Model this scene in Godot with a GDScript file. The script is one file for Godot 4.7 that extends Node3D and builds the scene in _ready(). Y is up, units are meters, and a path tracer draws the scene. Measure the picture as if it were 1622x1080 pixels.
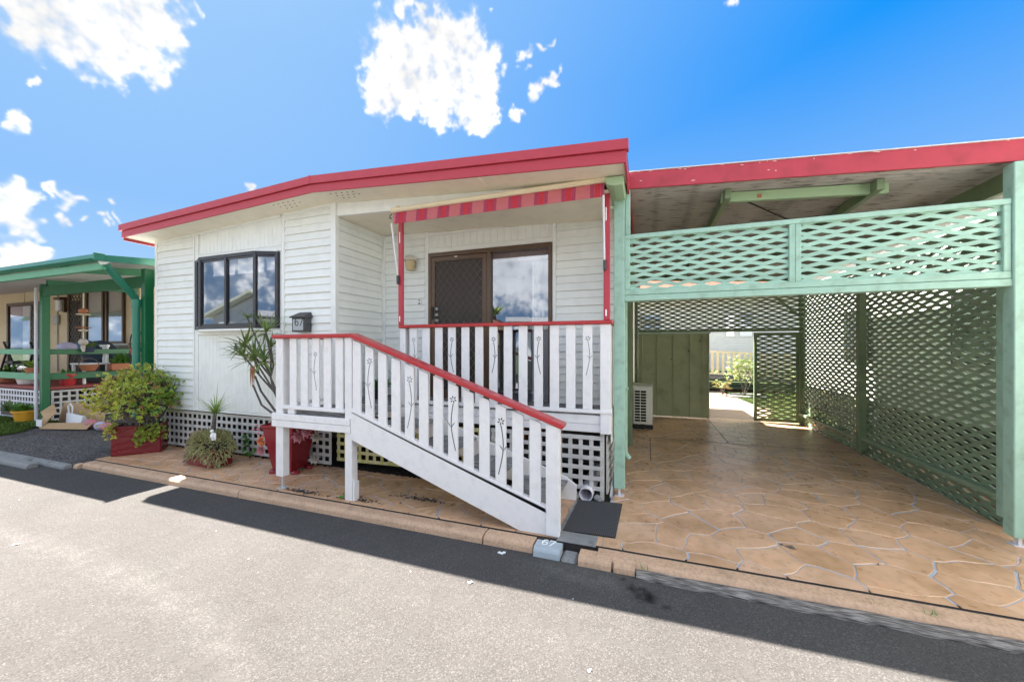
extends Node3D

# Axes used by the helpers: X runs along the house front, h is up, d is the depth away from the street (z = -d).
const EXPO := 8.0
var rng := RandomNumberGenerator.new()
var tex := {}
var M := {}

class MB:
	var v := PackedVector3Array()
	var n := PackedVector3Array()
	var uv := PackedVector2Array()
	func tri(a: Vector3, b: Vector3, c: Vector3, out: Vector3) -> void:
		var nn := (c - a).cross(b - a)
		if nn.dot(out) < 0.0:
			var t := b
			b = c
			c = t
			nn = -nn
		nn = nn.normalized()
		for p in [a, b, c]:
			v.push_back(p)
			n.push_back(nn)
	func smooth(a: Vector3, b: Vector3, c: Vector3, na: Vector3, nb: Vector3, nc: Vector3) -> void:
		var g := (c - a).cross(b - a)
		if g.dot(na + nb + nc) < 0.0:
			v.append_array([a, c, b])
			n.append_array([na, nc, nb])
		else:
			v.append_array([a, b, c])
			n.append_array([na, nb, nc])
	func quad(a: Vector3, b: Vector3, c: Vector3, d: Vector3, out: Vector3) -> void:
		tri(a, b, c, out)
		tri(a, c, d, out)
	func hexa(p: Array) -> void:  # 0-3 one end ring, 4-7 the other
		var m := Vector3.ZERO
		for q in p:
			m += q / 8.0
		for f in [[0, 1, 2, 3], [4, 5, 6, 7], [0, 1, 5, 4], [1, 2, 6, 5], [2, 3, 7, 6], [3, 0, 4, 7]]:
			var o: Vector3 = (p[f[0]] + p[f[1]] + p[f[2]] + p[f[3]]) / 4.0 - m
			quad(p[f[0]], p[f[1]], p[f[2]], p[f[3]], o)
	func box(x0: float, x1: float, h0: float, h1: float, d0: float, d1: float, b := 0.0) -> void:
		var lo := Vector3(x0, h0, -d1)
		var hi := Vector3(x1, h1, -d0)
		if b <= 0.0:
			hexa([lo, Vector3(hi.x, lo.y, lo.z), Vector3(hi.x, hi.y, lo.z), Vector3(lo.x, hi.y, lo.z), Vector3(lo.x, lo.y, hi.z), Vector3(hi.x, lo.y, hi.z), hi, Vector3(lo.x, hi.y, hi.z)])
			return
		obox(Transform3D(Basis(), (lo + hi) / 2.0), hi - lo, b)
	func obox(t: Transform3D, size: Vector3, b := 0.0) -> void:
		var e := size / 2.0
		b = minf(b, minf(e.x, minf(e.y, e.z)) * 0.9)
		var i := e - Vector3(b, b, b)
		for ax in 3:
			for s in [-1.0, 1.0]:
				var q := []
				for k in [[-1, -1], [1, -1], [1, 1], [-1, 1]]:
					var p := Vector3.ZERO
					p[ax] = s * e[ax]
					p[(ax + 1) % 3] = k[0] * i[(ax + 1) % 3]
					p[(ax + 2) % 3] = k[1] * i[(ax + 2) % 3]
					q.append(t * p)
				var o := Vector3.ZERO
				o[ax] = s
				quad(q[0], q[1], q[2], q[3], t.basis * o)
		if b <= 0.0:
			return
		for ax in 3:
			var a1 := (ax + 1) % 3
			var a2 := (ax + 2) % 3
			for s1 in [-1.0, 1.0]:
				for s2 in [-1.0, 1.0]:
					var q := []
					for k in [[-1.0, 0], [1.0, 0], [1.0, 1], [-1.0, 1]]:
						var p := Vector3.ZERO
						p[ax] = k[0] * i[ax]
						p[a1] = s1 * (e[a1] if k[1] == 0 else i[a1])
						p[a2] = s2 * (i[a2] if k[1] == 0 else e[a2])
						q.append(t * p)
					var o := Vector3.ZERO
					o[a1] = s1
					o[a2] = s2
					quad(q[0], q[1], q[2], q[3], t.basis * o)
		for sx in [-1.0, 1.0]:
			for sy in [-1.0, 1.0]:
				for sz in [-1.0, 1.0]:
					tri(t * Vector3(sx * e.x, sy * i.y, sz * i.z), t * Vector3(sx * i.x, sy * e.y, sz * i.z), t * Vector3(sx * i.x, sy * i.y, sz * e.z), t.basis * Vector3(sx, sy, sz))
	func beam(a: Vector3, b: Vector3, w: float, h: float, up := Vector3.UP, bev := 0.0) -> void:  # a bar from a to b, h along up, w across
		var z := (b - a).normalized()
		var x := up.cross(z).normalized()
		var y := z.cross(x)
		obox(Transform3D(Basis(x, y, z), (a + b) / 2.0), Vector3(w, h, a.distance_to(b)), bev)
	func prism(poly: Array, ext: Vector3) -> void:  # a convex flat outline pushed along ext
		var m := Vector3.ZERO
		for p in poly:
			m += p / float(poly.size())
		m += ext / 2.0
		for k in range(1, poly.size() - 1):
			tri(poly[0], poly[k], poly[k + 1], -ext)
			tri(poly[0] + ext, poly[k] + ext, poly[k + 1] + ext, ext)
		for k in poly.size():
			var a: Vector3 = poly[k]
			var b: Vector3 = poly[(k + 1) % poly.size()]
			quad(a, b, b + ext, a + ext, (a + b) / 2.0 + ext / 2.0 - m)
	func tube(pts: Array, rad, sides := 6, caps := true) -> void:
		var rings := []
		var norms := []
		var up := Vector3(0.31, 0.9, 0.2).normalized()
		for k in pts.size():
			var z: Vector3 = (pts[mini(k + 1, pts.size() - 1)] - pts[maxi(k - 1, 0)]).normalized()
			if absf(up.dot(z)) > 0.95:
				up = Vector3(0.9, 0.1, 0.4).normalized()
			var x := up.cross(z).normalized()
			var y := z.cross(x)
			up = y
			var r: float = rad[k] if rad is Array else rad
			var ring := []
			var nn := []
			for s in sides:
				var o := x * cos(TAU * s / sides) + y * sin(TAU * s / sides)
				ring.append(pts[k] + o * r)
				nn.append(o)
			rings.append(ring)
			norms.append(nn)
		for k in pts.size() - 1:
			for s in sides:
				var s2 := (s + 1) % sides
				smooth(rings[k][s], rings[k][s2], rings[k + 1][s2], norms[k][s], norms[k][s2], norms[k + 1][s2])
				smooth(rings[k][s], rings[k + 1][s2], rings[k + 1][s], norms[k][s], norms[k + 1][s2], norms[k + 1][s])
		if caps:
			for k in [0, pts.size() - 1]:
				var o: Vector3 = pts[0] - pts[1] if k == 0 else pts[k] - pts[k - 1]
				for s in range(1, sides - 1):
					tri(rings[k][0], rings[k][s], rings[k][s + 1], o)
	func lathe(c: Vector3, prof: Array, segs := 16) -> void:  # profile of (radius, height)
		for k in prof.size() - 1:
			var a: Vector2 = prof[k]
			var b: Vector2 = prof[k + 1]
			var t := Vector2(b.y - a.y, a.x - b.x).normalized()
			for s in segs:
				var u0 := TAU * s / segs
				var u1 := TAU * (s + 1) / segs
				var e0 := Vector3(cos(u0), 0, sin(u0))
				var e1 := Vector3(cos(u1), 0, sin(u1))
				var n0 := e0 * t.x + Vector3.UP * t.y
				var n1 := e1 * t.x + Vector3.UP * t.y
				var p := [c + e0 * a.x + Vector3.UP * a.y, c + e1 * a.x + Vector3.UP * a.y, c + e1 * b.x + Vector3.UP * b.y, c + e0 * b.x + Vector3.UP * b.y]
				if a.x > 1e-4:
					smooth(p[0], p[1], p[2], n0, n1, n1)
				if b.x > 1e-4:
					smooth(p[0], p[2], p[3], n0, n1, n0)
	func ball(c: Vector3, r: Vector3, segs := 12, rings := 8) -> void:
		for j in rings:
			for s in segs:
				var q := []
				for k in [[0, 0], [1, 0], [1, 1], [0, 1]]:
					var u: float = TAU * (s + k[0]) / segs
					var w: float = PI * (j + k[1]) / rings
					q.append(Vector3(sin(w) * cos(u), cos(w), sin(w) * sin(u)))
				var nn := []
				for e in q:
					nn.append((e / r).normalized())
				if j > 0:
					smooth(c + q[0] * r, c + q[1] * r, c + q[2] * r, nn[0], nn[1], nn[2])
				if j < rings:
					smooth(c + q[0] * r, c + q[2] * r, c + q[3] * r, nn[0], nn[2], nn[3])
	func add(o: MB, t: Transform3D) -> void:
		for k in o.v.size():
			v.push_back(t * o.v[k])
			n.push_back((t.basis * o.n[k]).normalized())
	func mesh(base := Vector3.ZERO) -> ArrayMesh:
		var a := []
		a.resize(Mesh.ARRAY_MAX)
		var w := v
		if base != Vector3.ZERO:
			w = PackedVector3Array()
			w.resize(v.size())
			for k in v.size():
				w[k] = v[k] - base
		a[Mesh.ARRAY_VERTEX] = w
		a[Mesh.ARRAY_NORMAL] = n
		if uv.size() == v.size():
			a[Mesh.ARRAY_TEX_UV] = uv
			a[Mesh.ARRAY_TEX_UV2] = uv
		var m := ArrayMesh.new()
		m.add_surface_from_arrays(Mesh.PRIMITIVE_TRIANGLES, a)
		return m

static func P(x: float, h: float, d: float) -> Vector3:
	return Vector3(x, h, -d)

func thing(called: String, label: String, category: String, at := Vector3.ZERO, group := "") -> Node3D:
	var o := Node3D.new()
	o.name = called
	add_child(o, true)
	o.position = at
	o.set_meta("label", label)
	o.set_meta("category", category)
	if group:
		o.set_meta("group", group)
	return o

func tag(o: Node3D, label: String, category: String, group := "") -> Node3D:
	o.set_meta("label", label)
	o.set_meta("category", category)
	if group:
		o.set_meta("group", group)
	return o

func at_of(p: Node) -> Vector3:
	var o := Vector3.ZERO
	while p != null and p != self:
		o += (p as Node3D).position
		p = p.get_parent()
	return o

func obj(called: String, mb: MB, mat: Material, parent: Node = null) -> MeshInstance3D:
	var o := MeshInstance3D.new()
	o.name = called
	var par: Node = parent if parent else self
	var base := at_of(par)
	o.mesh = mb.mesh(base)
	o.material_override = mat
	par.add_child(o, true)
	return o

func inst(called: String, mesh: Mesh, mat: Material, parent: Node, t: Transform3D) -> MeshInstance3D:  # a shared mesh placed in world axes
	var o := MeshInstance3D.new()
	o.name = called
	o.mesh = mesh
	o.material_override = mat
	t.origin -= at_of(parent)
	o.transform = t
	parent.add_child(o, true)
	return o

func struct(called: String, mb: MB, mat: Material, parent: Node = null) -> MeshInstance3D:
	var o := obj(called, mb, mat, parent)
	if parent == null:
		o.set_meta("kind", "structure")
	return o

func lin(r: float, g: float, b: float) -> Color:
	return Color(r, g, b).linear_to_srgb()

func noise_tex(key: String, size: int, freq: float, oct: int, stops: Array, type := FastNoiseLite.TYPE_SIMPLEX_SMOOTH) -> void:
	var f := FastNoiseLite.new()
	f.noise_type = type
	f.frequency = freq
	f.fractal_octaves = oct
	f.seed = 11 + tex.size()
	if type == FastNoiseLite.TYPE_CELLULAR:
		f.cellular_return_type = FastNoiseLite.RETURN_CELL_VALUE if key.begins_with("cell") else FastNoiseLite.RETURN_DISTANCE
		if oct <= 1:
			f.fractal_type = FastNoiseLite.FRACTAL_NONE
	var t := NoiseTexture2D.new()
	t.width = size
	t.height = size
	t.seamless = true
	t.noise = f
	var g := Gradient.new()
	var offs := PackedFloat32Array()
	var cols := PackedColorArray()
	for s in stops:
		offs.push_back(s[0])
		var c = s[1]
		cols.push_back(c if c is Color else Color(c, c, c))
	g.offsets = offs
	g.colors = cols
	t.color_ramp = g
	tex[key] = t

func mk(key: String, col: Color, rough: float, o := {}) -> StandardMaterial3D:
	var m := StandardMaterial3D.new()
	m.resource_name = key
	m.albedo_color = col
	m.roughness = rough
	m.metallic = o.get("metal", 0.0)
	m.metallic_specular = o.get("spec", 0.5)
	m.uv1_triplanar = true
	m.uv1_world_triplanar = true
	var s: float = o.get("scale", 1.0)
	m.uv1_scale = Vector3(s, s, s)
	if o.has("tex"):
		m.albedo_texture = tex[o.tex]
	if o.has("detail"):
		m.detail_enabled = true
		m.detail_blend_mode = BaseMaterial3D.BLEND_MODE_MUL
		m.detail_albedo = tex[o.detail]
		m.detail_uv_layer = BaseMaterial3D.DETAIL_UV_2
		m.uv2_triplanar = true
		m.uv2_world_triplanar = true
		var s2: float = o.get("scale2", 0.35)
		m.uv2_scale = Vector3(s2, s2, s2)
	if o.has("bump"):
		m.heightmap_enabled = true
		m.heightmap_texture = tex[o.bump]
		m.heightmap_scale = o.get("depth", 0.2)
	if o.has("rough_tex"):
		m.roughness_texture = tex[o.rough_tex]
		m.roughness_texture_channel = BaseMaterial3D.TEXTURE_CHANNEL_RED
	if o.has("back"):
		m.backlight_enabled = true
		m.backlight = o.back
	if o.has("vcol"):
		m.vertex_color_use_as_albedo = true
	M[key] = m
	return m

const CLOUDS := [[-70.9, 28.9, 2.45, 3.42], [-67.3, 30.3, 3.18, 4.07], [-63.6, 31.0, 2.62, 3.13], [-65.5, 28.4, 1.83, 2.31], [-63.1, 28.3, 1.24, 1.5], [-72.4, 29.0, 1.83, 2.65], [-68.6, 27.2, 1.46, 1.98], [-61.8, 32.2, 1.24, 1.42], [-69.4, 33.3, 4.01, 5.17], [-64.1, 35.1, 3.18, 3.65], [-36.8, 37.2, 3.47, 2.9], [-30.9, 38.7, 3.71, 2.96], [-26.8, 39.1, 3.06, 2.4], [-38.1, 33.6, 2.86, 2.51], [-33.7, 34.2, 4.08, 3.48], [-28.2, 35.1, 4.19, 3.48], [-24.4, 37.4, 2.56, 2.04], [-38.9, 31.3, 1.74, 1.58], [-30.9, 30.9, 2.2, 1.93], [-25.8, 32.6, 3.18, 2.7], [-23.9, 30.6, 1.63, 1.41], [-23.0, 35.0, 2.03, 1.66], [-35.5, 38.5, 2.35, 1.91], [-22.5, 32.7, 1.44, 1.22], [-35.5, 31.7, 1.95, 1.73], [-14.1, 35.1, 1.32, 1.08], [-15.8, 34.2, 1.1, 0.91], [-13.0, 36.0, 0.84, 0.68], [-18.9, 31.9, 0.89, 0.76], [-16.3, 37.5, 0.68, 0.54], [-14.9, 38.3, 0.6, 0.47], [-13.7, 38.9, 0.44, 0.35], [-17.3, 36.3, 0.46, 0.37], [-17.3, 37.4, 0.45, 0.36], [-20.6, 36.6, 0.77, 0.62], [-72.5, 19.4, 0.72, 1.12], [-72.2, 19.0, 0.47, 0.72], [-71.6, 23.1, 0.4, 0.6], [-72.6, 12.5, 1.41, 2.29], [-71.7, 11.9, 0.85, 1.35], [-72.4, 14.2, 0.54, 0.87], [-69.4, 14.1, 0.54, 0.81], [-68.8, 14.7, 0.35, 0.53], [-69.9, 15.0, 0.34, 0.51], [-70.5, 14.5, 0.29, 0.45], [-69.3, 12.5, 0.55, 0.82], [-68.7, 12.4, 0.36, 0.54], [-72.5, 8.3, 1.16, 1.91], [-71.5, 8.4, 0.72, 1.15], [-66.2, 14.8, 0.3, 0.43], [-66.7, 12.8, 0.26, 0.37], [-67.3, 12.6, 0.29, 0.43], [-65.8, 13.2, 0.22, 0.31], [-72.9, 6.3, 1.35, 2.25], [-35.5, 41.3, 0.93, 0.73], [-33.5, 41.3, 0.68, 0.52], [-54.3, 19.0, 0.37, 0.42], [10.6, 38.3, 0.5, 0.45]]

func make_sky(sun: Vector3) -> Image:
	var W := 3200
	var H := 1600
	var half := H / 2
	var mask := PackedFloat32Array()
	mask.resize(W * half)
	for b in CLOUDS:
		var ry: float = b[3] * 1.25
		var rx: float = b[2] * 1.25 / cos(deg_to_rad(b[1]))
		var px := W / 360.0
		for j in range(maxi(0, int((90 - b[1] - ry) * px)), mini(half - 1, int((90 - b[1] + ry) * px) + 1)):
			for i in range(int((b[0] - rx) * px), int((b[0] + rx) * px) + 1):
				var u: float = ((i + 0.5) / px - b[0]) / rx
				var w: float = (90 - (j + 0.5) / px - b[1]) / ry
				var m := 1.0 - (u * u + w * w)
				if m > 0.0:
					var k := j * W + posmod(i, W)
					mask[k] = minf(1.0, maxf(mask[k], m) + 0.25 * minf(m, mask[k]))
	var fine := FastNoiseLite.new()
	fine.noise_type = FastNoiseLite.TYPE_SIMPLEX_SMOOTH
	fine.frequency = 9.0
	fine.fractal_octaves = 5
	fine.fractal_gain = 0.58
	fine.seed = 4
	var warp := FastNoiseLite.new()
	warp.noise_type = FastNoiseLite.TYPE_SIMPLEX_SMOOTH
	warp.frequency = 16.0
	warp.fractal_octaves = 3
	warp.seed = 40
	var wisp := FastNoiseLite.new()
	wisp.noise_type = FastNoiseLite.TYPE_SIMPLEX_SMOOTH
	wisp.frequency = 38.0
	wisp.fractal_octaves = 4
	wisp.fractal_gain = 0.6
	wisp.seed = 9
	var broad := FastNoiseLite.new()
	broad.noise_type = FastNoiseLite.TYPE_SIMPLEX_SMOOTH
	broad.frequency = 1.5
	broad.fractal_octaves = 4
	broad.seed = 21
	var im := Image.create_empty(W, H, false, Image.FORMAT_RGBF)
	im.fill(Color(0.16, 0.17, 0.18) * (1.0 / EXPO) * 2.0)
	for j in half:
		var el := PI / 2 - (j + 0.5) / H * PI
		var y := sin(el)
		var ce := cos(el)
		for i in W:
			var az := wrapf((i + 0.5) / W * TAU, -PI, PI)
			var dir := Vector3(ce * sin(az), y, -ce * cos(az))
			var ang := acos(clampf(dir.dot(sun), -1, 1))
			var g0 := maxf(0.0, 0.47 * (1.0 - ang / 1.187))
			var h0 := clampf((0.56 - y) * 0.80, 0.0, 0.42)
			var red := maxf(0.012, maxf(g0, h0) + 0.3 * minf(g0, h0))
			var c := Color(red, 0.315 + 0.85 * red, 0.985)
			var wx := warp.get_noise_3dv(dir) * 15.0
			var wy := warp.get_noise_3d(dir.z + 3.0, dir.x, dir.y) * 15.0
			var m := mask[clampi(j + int(wy), 0, half - 1) * W + posmod(i + int(wx / maxf(ce, 0.3)), W)]
			var f := 0.0
			var deg := rad_to_deg(az)
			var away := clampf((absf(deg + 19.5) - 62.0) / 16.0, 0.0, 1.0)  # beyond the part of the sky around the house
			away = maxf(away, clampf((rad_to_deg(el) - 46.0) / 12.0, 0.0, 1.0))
			if m > 0.0 or away > 0.0:
				f = fine.get_noise_3dv(dir)
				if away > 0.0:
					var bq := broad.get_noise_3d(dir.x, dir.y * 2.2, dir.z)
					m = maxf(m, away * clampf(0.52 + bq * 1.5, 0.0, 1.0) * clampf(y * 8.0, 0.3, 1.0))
				var f2 := wisp.get_noise_3dv(dir)
				var edge := minf(m, 0.97) - 0.24 + (f * 0.85 + f2 * 1.05) * (1.15 - 0.75 * m)
				var dens := maxf(smoothstep(0.0, 0.78, edge), 0.22 * smoothstep(-0.30, 0.35, edge) * smoothstep(0.02, 0.3, m))
				if dens > 0.0:
					var g := broad.get_noise_3d(dir.x * 3.0 + 5.0, dir.y * 3.0, dir.z * 3.0)
					var l := clampf(1.06 + 0.22 * g + 0.25 * f + 0.12 * f2, 0.90, 1.25)
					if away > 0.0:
						l += away * (1.3 + 0.6 * g + 0.4 * f)  # unseen clouds made brighter than those in view, as added fill light
					c = c.lerp(Color(l, l * 0.995, l * 0.985), dens)
			im.set_pixel(i, j, Color(c.r / EXPO, c.g / EXPO, c.b / EXPO))
	return im

func setup_view() -> void:
	var cam := Camera3D.new()
	cam.name = "camera"
	add_child(cam)
	cam.position = Vector3(0, 1.6, 0)
	cam.rotation = Vector3(0, atan(213.0 / 600.0), 0)
	cam.projection = Camera3D.PROJECTION_FRUSTUM
	cam.near = 0.1
	cam.far = 600.0
	cam.size = 2.0 * 0.1 * 0.9
	cam.frustum_offset = Vector2(0, 11.0 / 1080.0 * cam.size)
	cam.current = true
	var sun_dir := Vector3(-0.734, 1.0, -0.276).normalized()
	var env := Environment.new()
	env.background_mode = Environment.BG_SKY
	var sky := Sky.new()
	var pano := PanoramaSkyMaterial.new()
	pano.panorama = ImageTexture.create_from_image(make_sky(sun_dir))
	sky.sky_material = pano
	env.sky = sky
	env.tonemap_mode = Environment.TONE_MAPPER_LINEAR
	env.tonemap_exposure = EXPO
	env.sdfgi_enabled = true
	env.ssao_enabled = true
	env.ssil_enabled = true
	var we := WorldEnvironment.new()
	we.name = "environment"
	we.environment = env
	add_child(we)
	var sun := DirectionalLight3D.new()
	sun.name = "sun"
	add_child(sun)
	sun.look_at_from_position(sun_dir * 50.0, Vector3.ZERO, Vector3(0, 0, -1))
	sun.light_energy = 1.15
	sun.light_color = Color(1.0, 0.965, 0.925)
	sun.light_angular_distance = 0.5
	sun.shadow_enabled = true

func wood_image(w: int, h: int, fx: float, fy: float, lo: float, cracks := 0.0) -> ImageTexture:
	var f := FastNoiseLite.new()
	f.seed = 77
	f.frequency = 1.0
	f.fractal_octaves = 4
	var im := Image.create_empty(w, h, false, Image.FORMAT_RGB8)
	for j in h:
		for i in w:
			# blended over the edge so that the grain repeats without a seam
			var t := float(i) / w
			var a := f.get_noise_2d(i * fx, j * fy) * (1.0 - t) + f.get_noise_2d((i - w) * fx, j * fy) * t
			var g := clampf(0.5 + a * 1.1, 0, 1)
			if cracks > 0.0 and g < 0.30:
				g *= 1.0 - cracks
			var k := lerpf(lo, 1.0, g)
			im.set_pixel(i, j, Color(k, k, k))
	im.generate_mipmaps()
	return ImageTexture.create_from_image(im)

func road_stains() -> ImageTexture:  # dust trails and oil marks over the road from X -12 to 6 and d -1 to 3.2
	var w := 900
	var h := 210
	var f := FastNoiseLite.new()
	f.seed = 5
	f.frequency = 0.9
	f.fractal_octaves = 5
	var im := Image.create_empty(w, h, false, Image.FORMAT_RGB8)
	var trail := [Vector2(-6.3, 1.65), Vector2(-4.3, 1.70), Vector2(-3.1, 1.62), Vector2(-2.2, 1.45), Vector2(-1.78, 1.22), Vector2(-1.52, 1.0), Vector2(-1.42, 0.8), Vector2(-1.33, 0.4)]
	for j in h:
		for i in w:
			var X := -12.0 + 18.0 * (i + 0.5) / w
			var d := 3.2 - 4.2 * (j + 0.5) / h
			var k := 0.86 + 0.05 * f.get_noise_2d(X * 0.7, d * 0.7) + 0.03 * f.get_noise_2d(X * 4.0 + 30.0, d * 4.0)
			var p := Vector2(X, d)
			var best := 9.0
			for q in trail.size() - 1:
				best = minf(best, p.distance_to(Geometry2D.get_closest_point_to_segment(p, trail[q], trail[q + 1])))
			k += 0.085 * exp(-pow(best / (0.10 + 0.05 * f.get_noise_2d(X * 3.0, d * 3.0)), 2.0)) * (0.8 + f.get_noise_2d(X * 5.0, d * 5.0))
			var dust := exp(-pow((X + 0.45) / 0.42, 2.0) - pow((d - 2.78) / 0.13, 2.0))
			k += 0.18 * dust * (0.7 + f.get_noise_2d(X * 6.0, d * 6.0))
			for o in [[-0.10, 2.77, 0.05], [-0.03, 2.71, 0.075], [0.02, 2.69, 0.05], [-0.17, 2.85, 0.03], [0.10, 2.63, 0.03]]:
				var e: float = p.distance_to(Vector2(o[0], o[1])) / o[2] + f.get_noise_2d(X * 14.0, d * 14.0) * 0.8
				k -= 0.35 * clampf(1.2 - e, 0.0, 1.0)
			k = clampf(k, 0.25, 1.0)
			im.set_pixel(i, j, Color(k, k * (0.985 + 0.01 * f.get_noise_2d(X, d + 9.0)), k * 0.965))
	return ImageTexture.create_from_image(im)

func make_materials() -> void:
	noise_tex("soft", 512, 0.008, 4, [[0.0, 0.955], [0.55, 1.0], [1.0, 0.98]])
	noise_tex("blotch", 512, 0.006, 5, [[0.0, 0.82], [0.35, 0.96], [0.7, 1.0], [1.0, 0.93]])
	noise_tex("grain", 512, 0.05, 4, [[0.0, 0.82], [0.5, 0.97], [1.0, 1.0]])
	noise_tex("rough", 512, 0.02, 5, [[0.0, 0.35], [1.0, 1.0]])
	noise_tex("sheen", 512, 0.01, 3, [[0.0, 0.7], [1.0, 1.0]])
	noise_tex("cell_stone", 1024, 0.14, 1, [[0.0, 0.70], [0.35, 0.80], [0.8, 0.85], [0.91, 0.93], [0.96, 1.0], [1.0, 1.0]], FastNoiseLite.TYPE_CELLULAR)
	noise_tex("cell_speckle", 1024, 0.11, 1, [[0.0, 0.25], [0.4, 0.55], [0.8, 0.85], [0.95, 1.0], [1.0, 1.0]], FastNoiseLite.TYPE_CELLULAR)
	tex["speckle"] = tex["cell_speckle"]
	noise_tex("dist_stone", 1024, 0.14, 1, [[0.0, 1.0], [0.5, 0.8], [1.0, 0.0]], FastNoiseLite.TYPE_CELLULAR)
	noise_tex("slab", 512, 0.012, 5, [[0.0, Color(0.84, 0.82, 0.77)], [0.35, Color(0.94, 0.92, 0.89)], [0.65, Color(1, 1, 1)], [1.0, Color(1.0, 0.95, 0.90)]])
	noise_tex("slab2", 512, 0.014, 4, [[0.0, Color(0.88, 0.87, 0.84)], [0.4, Color(0.97, 0.96, 0.95)], [1.0, Color(1, 1, 1)]])
	noise_tex("algae", 512, 0.01, 5, [[0.0, Color(0.86, 0.88, 0.55)], [0.45, Color(0.97, 0.97, 0.85)], [0.7, Color(1, 1, 1)], [1.0, Color(0.85, 0.85, 0.85)]])
	noise_tex("flake", 512, 0.012, 6, [[0.0, Color(0.88, 0.87, 0.85)], [0.40, Color(0.98, 0.98, 0.98)], [0.7, Color(1, 1, 1)], [1.0, Color(0.95, 0.95, 0.94)]])
	noise_tex("mould", 512, 0.035, 5, [[0.0, Color(0.35, 0.33, 0.32)], [0.22, Color(0.55, 0.53, 0.52)], [0.34, Color(0.92, 0.9, 0.88)], [1.0, Color(1, 1, 1)]])
	noise_tex("leafy", 512, 0.03, 4, [[0.0, Color(0.5, 0.6, 0.4)], [0.5, Color(0.9, 0.95, 0.8)], [1.0, Color(1, 1, 0.9)]])
	tex["wood"] = wood_image(512, 512, 0.007, 0.10, 0.40, 0.75)
	tex["brush"] = wood_image(256, 256, 0.02, 0.22, 0.90)
	tex["stains"] = road_stains()
	var one := Image.create_empty(4, 4, false, Image.FORMAT_RGB8)
	one.fill(Color.WHITE)
	tex["white"] = ImageTexture.create_from_image(one)

	mk("asphalt", lin(0.164, 0.161, 0.161), 0.92, {tex = "cell_stone", scale = 1.1, bump = "dist_stone", depth = 0.18, spec = 0.35})
	var ra: StandardMaterial3D = M.asphalt.duplicate()
	ra.detail_enabled = true
	ra.detail_albedo = tex.stains
	ra.detail_blend_mode = BaseMaterial3D.BLEND_MODE_MUL
	ra.detail_uv_layer = BaseMaterial3D.DETAIL_UV_2
	M["road"] = ra
	mk("gravel_asphalt", lin(0.25, 0.23, 0.23), 0.9, {tex = "speckle", scale = 0.7, bump = "dist_stone", depth = 1.2, detail = "blotch"})
	mk("grout", lin(0.40, 0.45, 0.52), 0.7, {tex = "soft", scale = 1.3, bump = "grain", depth = 0.1})
	mk("crack", lin(0.03, 0.027, 0.025), 0.95)
	for k in 4:
		mk("stone%d" % k, [lin(0.74, 0.47, 0.29), lin(0.77, 0.495, 0.31), lin(0.71, 0.45, 0.275), lin(0.73, 0.48, 0.315)][k], 0.36, {tex = "slab2", scale = 1.1, detail = "slab", scale2 = 0.3, rough_tex = "sheen", spec = 0.5})
	mk("kerb", lin(0.64, 0.42, 0.27), 0.75, {tex = "grain", scale = 1.2, detail = "blotch", scale2 = 0.9, bump = "grain", depth = 0.3})
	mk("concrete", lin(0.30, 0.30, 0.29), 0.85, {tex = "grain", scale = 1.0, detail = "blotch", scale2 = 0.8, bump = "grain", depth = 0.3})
	mk("sleeper", lin(0.46, 0.42, 0.385), 0.92, {tex = "wood", scale = 1.6, detail = "blotch", scale2 = 0.9, bump = "wood", depth = 1.2})
	mk("soil", lin(0.035, 0.026, 0.02), 0.95, {tex = "cell_stone", scale = 0.8, bump = "dist_stone", depth = 2.0})
	mk("mulch", lin(0.13, 0.035, 0.022), 0.95, {tex = "cell_stone", scale = 0.5, bump = "dist_stone", depth = 2.5})
	mk("grass", lin(0.14, 0.20, 0.05), 0.9, {tex = "leafy", scale = 1.5, vcol = true, back = Color(0.2, 0.25, 0.05)})
	mk("lawn", lin(0.05, 0.075, 0.02), 0.95, {tex = "leafy", scale = 0.6})
	mk("cladding", lin(0.83, 0.85, 0.81), 0.5, {tex = "soft", scale = 0.6})
	mk("trim", lin(0.83, 0.845, 0.81), 0.5, {tex = "soft", scale = 0.8})
	mk("soffit", lin(0.85, 0.79, 0.645), 0.6, {tex = "soft", scale = 0.7})
	mk("white_paint", lin(0.82, 0.805, 0.795), 0.5, {tex = "soft", scale = 1.4, bump = "brush", depth = 0.08})
	mk("picket", lin(0.83, 0.815, 0.805), 0.5, {tex = "soft", scale = 1.7, bump = "brush", depth = 0.06})
	mk("deck", lin(0.40, 0.41, 0.42), 0.65, {tex = "wood", scale = 1.2})
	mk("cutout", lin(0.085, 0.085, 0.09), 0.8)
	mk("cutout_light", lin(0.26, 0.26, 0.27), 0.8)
	mk("red", lin(0.47, 0.040, 0.062), 0.5, {tex = "soft", scale = 0.7})
	mk("red_old", lin(0.50, 0.045, 0.068), 0.55, {tex = "soft", scale = 0.7, detail = "flake", scale2 = 0.6})
	mk("red_gloss", lin(0.46, 0.03, 0.035), 0.28, {tex = "soft", scale = 1.5})
	mk("mint", lin(0.37, 0.58, 0.465), 0.5, {tex = "soft", scale = 1.1, detail = "flake", scale2 = 0.9, bump = "brush", depth = 0.06})
	mk("mint_lattice", lin(0.35, 0.555, 0.44), 0.55, {tex = "soft", scale = 1.3})
	mk("sage", lin(0.47, 0.50, 0.29), 0.55, {tex = "soft", scale = 0.8, detail = "blotch", scale2 = 0.5})
	mk("pale_green", lin(0.36, 0.50, 0.30), 0.55, {tex = "soft", scale = 0.9})
	mk("iron", lin(0.50, 0.475, 0.45), 0.55, {tex = "mould", scale = 1.1, detail = "blotch", scale2 = 0.4})
	M.iron.uv1_scale = Vector3(0.22, 1.1, 1.1)
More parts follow.
